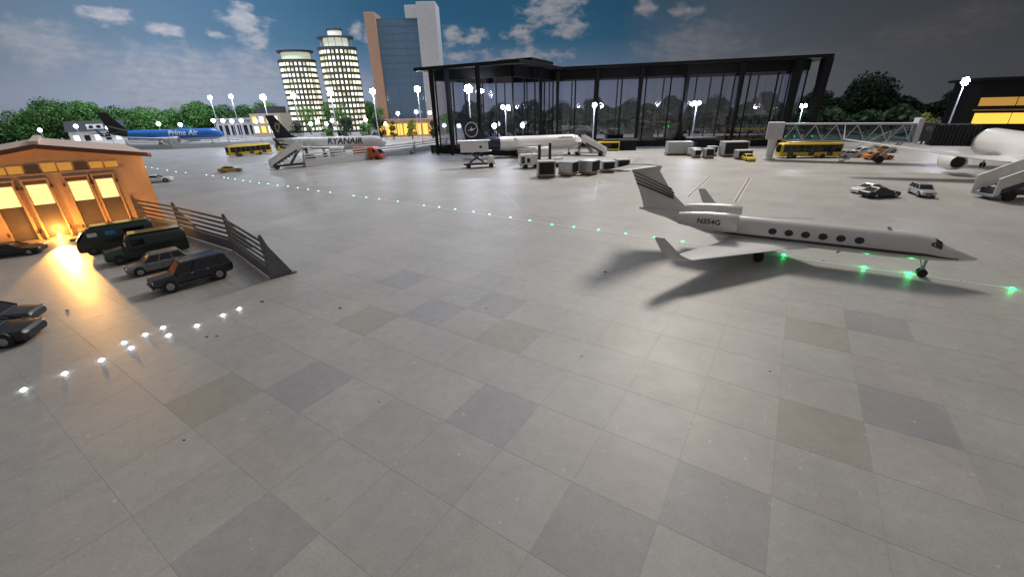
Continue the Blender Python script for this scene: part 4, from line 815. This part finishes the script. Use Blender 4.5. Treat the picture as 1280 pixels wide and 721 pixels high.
        for sy in (-1, 1): MB().box(1.55, 1.68, sy*1.1-.08, sy*1.1+.08, 1.5, 1.8).build('mirror', 'silver', e)
        wheelset(e, (.95, 4.6), .97, .38, .25, 'dark'); lamps(e, .0, .1, .75, .95, .5, .78, 5.8, .8, 1.2, .65, .85)
    elif kind == 'boxvan':
        MB().loft(ringbody([(0, .4, .9, .8), (.1, .3, 1.1, .92), (.9, .28, 1.9, .98), (1.3, .28, 2.3, 1.0), (5.6, .28, 2.35, 1.0), (5.7, .3, 2.33, .98)], .16)).build('body', paint, e, smooth=30)
        MB().hexa([(.1, -.8, 1.15), (.2, -.8, 1.15), (.2, .8, 1.15), (.1, .8, 1.15)], [(.8, -.8, 1.85), (.9, -.8, 1.85), (.9, .8, 1.85), (.8, .8, 1.85)]).build('windscreen', 'carglass', e)
        for sy in (-1, 1): MB().box(1.0, 1.7, min(sy*.99, sy*1.015), max(sy*.99, sy*1.015), 1.3, 1.85).build('side_window', 'carglass', e); MB().box(2.6, 4.2, min(sy*.99, sy*1.012), max(sy*.99, sy*1.012), 1.5, 1.62).build('pale_marking', 'white', e)
        MB().box(5.69, 5.73, -.8, .8, 1.3, 2.0).build('rear_window', 'carglass', e)
        wheelset(e, (.95, 4.5), .97, .36, .25, 'dark'); lamps(e, .0, .1, .7, .9, .55, .8, 5.7, .7, 1.1, .7, .9)
    elif kind == 'bus':
        MB().loft(ringbody([(0, .45, 1.2, 1.1), (.15, .35, 2.7, 1.22), (.5, .32, 2.95, 1.25), (11.5, .32, 2.95, 1.25), (11.7, .4, 2.8, 1.2)], .2)).build('body', paint, e, smooth=40)
        MB().hexa([(-.02, -1.0, 1.15), (.1, -1.0, 1.15), (.1, 1.0, 1.15), (-.02, 1.0, 1.15)], [(.12, -1.0, 2.6), (.24, -1.0, 2.6), (.24, 1.0, 2.6), (.12, 1.0, 2.6)]).build('windscreen', 'carglass', e)
        for sy in (-1, 1):
            for k in range(8): MB().box(.5+k*1.37, 1.82+k*1.37, min(sy*1.24, sy*1.27), max(sy*1.24, sy*1.27), 1.15, 2.55).build('window', 'carglass', e)
            for xx in (1.4, 5.4, 8.9): MB().box(xx, xx+1.1, min(sy*1.24, sy*1.275), max(sy*1.24, sy*1.275), .45, 1.13).build('door', 'dark', e)
        MB().box(1.5, 10, -.8, .8, 2.94, 3.12).build('roof_unit', paint, e, bev=.05); wheelset(e, (2.8, 8.2), 1.22, .48, .3, 'dark')
    return e
FD = math.atan2(.78, .62)   # row of parked vehicles: rear pointing this way
vehicle('parked_suv', 'bigsuv', 'blueblack', 'boxy navy-black SUV parked nearest the blast fence end', (-9.0, 9.5), R_(50), 'car', .315).scale.z = .36
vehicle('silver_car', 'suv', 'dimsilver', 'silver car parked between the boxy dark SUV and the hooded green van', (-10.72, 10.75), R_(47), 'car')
vehicle('hooded_van', 'hoodvan', 'green', 'dark green van with protruding hood, second from the hangar doors', (-12.25, 11.85), R_(40), 'van', .355)
vehicle('green_van', 'van', 'dgreen', 'black-green van with a blue side pane, nearest the hangar doors', (-14.0, 12.85), R_(42), 'van', .36)
vehicle('dark_car', 'coupe', 'black', 'glossy dark car cut off by the left edge beside the light beam', (-9.75, 7.5), R_(200), 'car', .42)
vehicle('grey_car', 'sedan', 'dark', 'dark grey car at the left edge behind the dark car', (-10.55, 8.3), R_(200), 'car', .36)
vehicle('dark_car', 'coupe', 'black', 'dark car at the far left edge in front of the hangar doors', (-15.7, 13.4), R_(205), 'car', .33)
vehicle('gold_car', 'coupe', 'gold', 'gold sports car on the green-lit taxiway line', (-20.55, 33.0), R_(209), 'car', .36)
vehicle('white_car', 'coupe', 'white', 'white car just right of the hangar corner', (-22.75, 28.7), R_(202), 'car', .38)
vehicle('orange_van', 'boxvan', 'orange', 'orange-red van in front of the pale blast fence', (-11.2, 38.6), R_(169), 'van', .46)
vehicle('small_pickup', 'pickup', 'silver', 'small silver pickup right of the orange van', (-10.9, 42.2), R_(14), 'pickup', .29)
vehicle('black_car', 'coupe', 'black', 'black sports car on the apron behind the jet nose', (17.15, 18.25), R_(185), 'car', .345)
vehicle('white_car', 'coupe', 'white', 'white car half hidden behind the black sports car', (15.9, 19.0), R_(10), 'car', .33)
vehicle('silver_car', 'suv', 'silver', 'silver car right of the black sports car', (18.05, 17.6), R_(68), 'car', .3)
vehicle('yellow_car', 'sedan', 'yellow', 'yellow taxi seen end-on left of the jet bridge pillar', (17.4, 30.4), R_(82), 'car', .33)
vehicle('airport_bus', 'bus', 'yellow', 'yellow airport bus under the jet bridge', (20.3, 32.3), R_(-8), 'bus', .36)
vehicle('silver_car', 'sedan', 'silver', 'silver car touching the rear of the yellow bus under the bridge', (25.9, 31.3), R_(172), 'car', .34)
vehicle('white_car', 'coupe', 'white', 'white car under the bridge behind the orange one', (26.2, 33.0), R_(-6), 'car', .42)
vehicle('orange_car', 'coupe', 'carorange', 'orange sports car under the jet bridge', (26.9, 29.9), R_(175), 'car', .4)
vehicle('bronze_car', 'coupe', 'gold', 'bronze car under the bridge, far right of the parked cars', (30.3, 33.6), R_(178), 'car', .4)
b1 = vehicle('airport_bus', 'bus', 'yellow', 'yellow articulated bus front section behind the gold car', (-28.6, 44.2), R_(52), 'bus', .36)
vehicle('airport_bus', 'bus', 'yellow', 'yellow bus rear section behind the tail of the harp jet', (-25.6, 48.2), R_(46), 'bus', .36)

# ------------------------------------------------------------------ floodlight masts and lamps
def mast(label, x, y, h, p, heads=4, lean=0):
    e = empty('floodlight_mast', (x, y, 0)); tag(e, label, 'floodlight'); r = .075
    MB().cyl((0, 0, 0), (0, 0, h), r, r*.65, 10).cyl((0, 0, 0), (0, 0, .12), r*2.2, r*2.2, 12).build('pole', 'mast', e, smooth=40)
    wd = .12 + .07*heads; MB().bar((-wd, 0, h), (wd, 0, h), .06).build('crossbar', 'mast', e)
    if heads == 1: spots = [(0, .05, .2)]
    elif heads == 2: spots = [(-.22, .04, .16), (.22, .04, .16)]
    else: spots = [(0, .05, .13)] + [(.26*math.cos(2*PI*q/6 + .3), .05 + .25*math.sin(2*PI*q/6 + .3), .115) for q in range(6)]
    for xx, dz, lr in spots:
        hd_ = MB().box(xx-lr*.7, xx+lr*.7, -.02, .1, h+dz-lr*.7, h+dz+lr*.7).build('lamp_housing', 'mast', e)
        MB().loft([[(xx+lr*c_*math.cos(2*PI*i/12), -.03-lr*d_, h+dz+lr*c_*math.sin(2*PI*i/12)) for i in range(12)] for c_, d_ in ((1, 0), (.85, .4), (.5, .75), (.1, .9))]).build('lamp_lens', 'ledlamp', hd_, smooth=60)
    point('mast_light', (0, -.5, h-.1), p*1.35, (.74, .81, 1), .18, e)
    return e
mast('leftmost tall floodlight mast, right of the blue jet nose', -53.4, 82.2, 6.7, 500); mast('tall floodlight mast second from the left, before the grey row building', -48.4, 80.2, 6.7, 500); mast('floodlight mast just left of the harp tail fin', -29.6, 55.4, 5.7, 420)
mast('floodlight mast in front of the shorter round tower', -32.1, 68.7, 6.2, 420); mast('floodlight mast in front of the taller round tower', -23.6, 61.2, 6.2, 420); mast('floodlight mast before the terracotta pier of the slab tower', -16.5, 56.3, 6.05, 420)
mast('floodlight mast before the mirror glass of the slab tower', -10.6, 54.4, 6.1, 420, 3); mast('floodlight mast at the left corner of the glass terminal', -3.3, 39.6, 5.45, 330, 3); mast('floodlight mast between navy tail fin and terminal corner', -.15, 38.7, 3.95, 220, 2)
mast('single-lamp mast right of the circled bird jet', 7.9, 40.6, 3.9, 190, 1); mast('floodlight mast behind the white cargo containers', 17.4, 41.2, 3.85, 200, 2); mast('floodlight mast behind the yellow bus and bridge pillar', 28.2, 42.6, 3.35, 200, 2)
mast('brightest floodlight mast with four lamps, right of the bridge', 40.3, 40, 5.0, 360, 3)
def globe(i, x, y, z, label):
    e = empty('globe_lamp', (x, y, 0)); tag(e, label, 'lamp', 'small bright lamps behind the parked jets')
    MB().cyl((0, 0, 0), (0, 0, z-.1), .05, .04, 8).build('pole', 'mast', e)
    n = 10; mb = MB().loft([[(.26*math.sin(PI*(k+.02)/6.24)*math.cos(2*PI*j/n), .26*math.sin(PI*(k+.02)/6.24)*math.sin(2*PI*j/n), z + .26*math.cos(PI*(k+.02)/6.24)) for j in range(n)] for k in range(7)]); mb.build('globe', 'globe', e, smooth=60)
for i, (x, z) in enumerate([(-43.2, 3.15), (-41.8, 3.1), (-40.5, 3.0), (-39.1, 3.05), (-37.0, 2.9)]): globe(i, x*1.02, 67, z, 'small bright lamp in the row before the long grey building')
for i, (x, z) in enumerate([(-29.2, 2.36), (-28.1, 2.66), (-26.9, 2.3), (-25.95, 2.72), (-21, 2.7), (-18.2, 2.1)]): globe(i, x, 66, z, 'small bright lamp among the shrubs below the round towers')
for i, (x, z) in enumerate([(-16.1, 3.45), (-13.4, 3.6), (-11.4, 3.44)]): globe(i, x, 66, z, 'small lamp on a pole before the slab tower glass')
for i, (x, y, z) in enumerate([(-69.3, 66, 2.5), (-63.8, 66, 2.9), (-59.2, 66, 2.6), (-52.2, 66.8, 2.9), (-49, 66.8, 2.7)]): globe(i, x, y, z, 'small bright lamp behind the hangar roof and blue jet')
for i, (x, y, z) in enumerate([(-4.6, 47, 2.2), (-1.4, 46.5, 2.2), (1.6, 46, 2.2)]): globe(i, x, y, z, 'small lamp glowing inside the glass terminal behind the navy tail')

# ------------------------------------------------------------------ small trees and shrubs
for (x, y, h, w_, mat, lab) in ((-31.4, 66.5, 3.5, 2.6, 'leafd', 'dark round shrub below the shorter round tower'), (-28.0, 70, 4.9, 3.4, 'leaf', 'green tree between the two round towers'), (-26.2, 71, 5.2, 3.0, 'leafb', 'bright green tree at the left side of the taller round tower'), (-24.1, 66, 3.4, 2.9, 'leafd', 'dark dome-shaped shrub before the taller round tower'),
        (-21.2, 66.5, 2.8, 2.2, 'leaf', 'green shrub right of the dome-shaped one'), (-19.6, 68, 4.9, 3.0, 'leafb', 'bright green tree left of the terracotta pier'), (-18.6, 64, 3.4, 2.2, 'leafd', 'dark narrow shrub before the terracotta pier'), (-26.2, 64, 1.7, 2.0, 'leaf', 'low grey-green shrub beneath the tower lamps'),
        (-16.9, 65, 2.5, 1.3, 'leafy', 'small yellow-green tree left of the podium windows'), (-13.9, 64, 2.7, 1.7, 'leafy', 'small leaning yellow-green tree before the orange podium'), (-10.4, 63, 2.4, 2.2, 'leafd', 'dark potted shrub left of the glass terminal'), (-8.1, 62, 4.2, 2.8, 'leafb', 'bright green tree seen behind the left terminal columns'),
        (-36.5, 82, 6.2, 3.6, 'leafb', 'bright green tree left of the shorter round tower'), (-46.5, 88, 6.2, 4.0, 'leafb', 'bright green tree behind the pale brown building'), (37.4, 39.0, 2.75, 2.0, 'leafy', 'yellow-green bush beside the brightest floodlight mast')):
    tree('small_tree', lab, (x, y, 0), h, w_, 1500, .1, mat, 9, None, .18)

# ------------------------------------------------------------------ painted lines, floor lights, crumbs
def line(name, pts, wd, mat, z=.004):
    mb = MB()
    for p, q in zip(pts, pts[1:]):
        p = Vector(p); q = Vector(q); d = (q-p).normalized(); nn = Vector((-d.y, d.x))*wd/2
        mb.add([(*(p-nn), z), (*(q-nn), z), (*(q+nn), z), (*(p+nn), z)], [(0, 1, 2, 3)])
    o = mb.build(name, mat); o['kind'] = 'structure'; return o
line('taxiway_line', [(-31.6, 37.45), (-18.7, 28.75), (-9.9, 22.85), (-5.4, 19.9), (1.5, 15.1), (11.5, 8.42)], .07, 'wline')
def arc(c, r, a0, a1, n=24): return [(c[0]+r*math.cos(R_(a0+(a1-a0)*i/n)), c[1]+r*math.sin(R_(a0+(a1-a0)*i/n))) for i in range(n+1)]
line('lead_in_line', arc((-.9, 21.8), 4.8, 205, 100), .07, 'gline')
line('stand_line', [(3.9, 19.1), (5.3, 25.0)], .1, 'fline'); line('stand_line', [(-.3, 21.7), (.45, 17.6)], .06, 'fline')
for p, q in (((8.36, 19.27), (11.78, 24.62)), ((9.94, 18.0), (13.65, 23.73))):
    line('parking_stripe', [p, q], .2, 'wline'); line('parking_stripe', [p, q], .09, 'bline', .009)
line('stand_line', [(10, 30.2), (22, 27.2)], .1, 'gline'); line('stand_line', [(12.5, 25.9), (27, 22.9)], .08, 'gline'); line('floor_scuff', [(9.1, 15.25), (10.6, 15.1), (11.3, 14.85)], .16, 'gline')
def dome(r, h, n=10): return MB().loft([[(r*c*math.cos(2*PI*j/n), r*c*math.sin(2*PI*j/n), z*h) for j in range(n)] for c, z in ((1, 0), (.9, .5), (.55, .9), (.12, 1))])
def floor_light(name, x, y, mat, lab, grp, r, p=0, col=None, first={}):
    key = (name, mat, r)
    if key in first: o = bpy.data.objects.new(name, first[key]); COL.objects.link(o)
    else: o = dome(r, r*.7).build(name, mat, smooth=60); first[key] = o.data
    o.location = (x, y, .001); tag(o, lab, 'floor light', grp)
    if p: point('floor_glow', (0, 0, r*1.6), p, col, r*.8, o)
for x, y in [(-8.15, 5.65), (-7.9, 6.09), (-7.62, 6.5), (-7.72, 7.11), (-7.41, 6.9), (-7.55, 7.42), (-7.4, 7.7), (-7.03, 7.36), (-6.72, 7.75), (-6.45, 8.21), (-6.27, 8.51)]:
    floor_light('white_floor_light', x, y, 'wled', 'small white light on the floor in the row before the parked dark SUV', 'white floor lights', .04, .12, (.85, .95, 1))
GL = [(-31.6, 37.37), (-30.47, 36.64), (-29.46, 35.96), (-27.7, 34.69), (-26.12, 33.52), (-24.91, 32.88), (-22.18, 31.2), (-21.38, 30.68), (-19.96, 29.72), (-19.41, 29.28), (-18.63, 28.81), (-17.6, 27.99), (-16.88, 27.56), (-15.88, 26.79), (-15.1, 26.38), (-14.14, 25.67), (-13.31, 25.27), (-12.42, 24.61), (-11.53, 23.98), (-10.68, 23.37), (-9.83, 22.9), (-8.14, 21.69), (-7.31, 21.17), (-6.51, 20.67), (-5.42, 19.97), (-3.95, 18.91), (-3.19, 18.5), (-2.41, 18.01), (-1.55, 17.39), (-.85, 16.89), (.01, 16.26), (.76, 15.68), (1.56, 15.01), (2.31, 14.6), (3.12, 14.15), (3.95, 13.62), (4.76, 13.08), (5.49, 12.57)]
for i, (x, y) in enumerate(GL):
    floor_light('taxiway_light', x, y, 'gled' if x > 1 else 'gled2', 'small pale green light set along the taxiway line left of the jet', 'pale taxiway lights', .042)
for i, (x, y) in enumerate([(7.81, 11.07), (9.26, 10.0), (10.01, 9.5), (11.42, 8.46)]):
    floor_light('bright_taxiway_light', x, y, 'gled', ['bright green light under the jet wing root', 'bright green light under the jet nose fuselage', 'bright green light beside the jet nose wheel', 'bright green light ahead of the jet nose'][i], 'bright green taxiway lights', .048, (1.0, 1.4, 2.6, 1.3)[i], (.02, 1, .2))
for x, y in ((8.55, 10.55), (10.75, 8.98)): floor_light('dim_floor_stud', x, y, 'wline', 'tiny pale stud between the bright green taxiway lights', 'pale studs under the jet', .03)
mb = MB()
for x, y, r in ((2.46, 10.16, .035), (-3.94, 8.41, .03), (-5.96, 8.87, .035), (-10.41, 8.68, .03), (-6.01, 7.28, .02), (-6.2, 7.26, .025), (1.2, 6.2, .012), (-2.1, 5.1, .012), (4.2, 5.6, .014), (-4.6, 4.4, .015), (6.1, 7.1, .012), (-.6, 8.2, .015)):
    for k in range(3): a = random.uniform(0, 6); mb.hexa(*[[(x + k*r*.8 + r*.5*math.cos(a+j*PI/2), y + r*.4*math.sin(a+j*PI/2), z) for j in range(4)] for z in (.0, r*.6)])
o = mb.build('floor_crumbs', 'dark'); tag(o, 'scattered tiny dark crumbs on the tiled floor', 'crumbs', None, 'stuff')
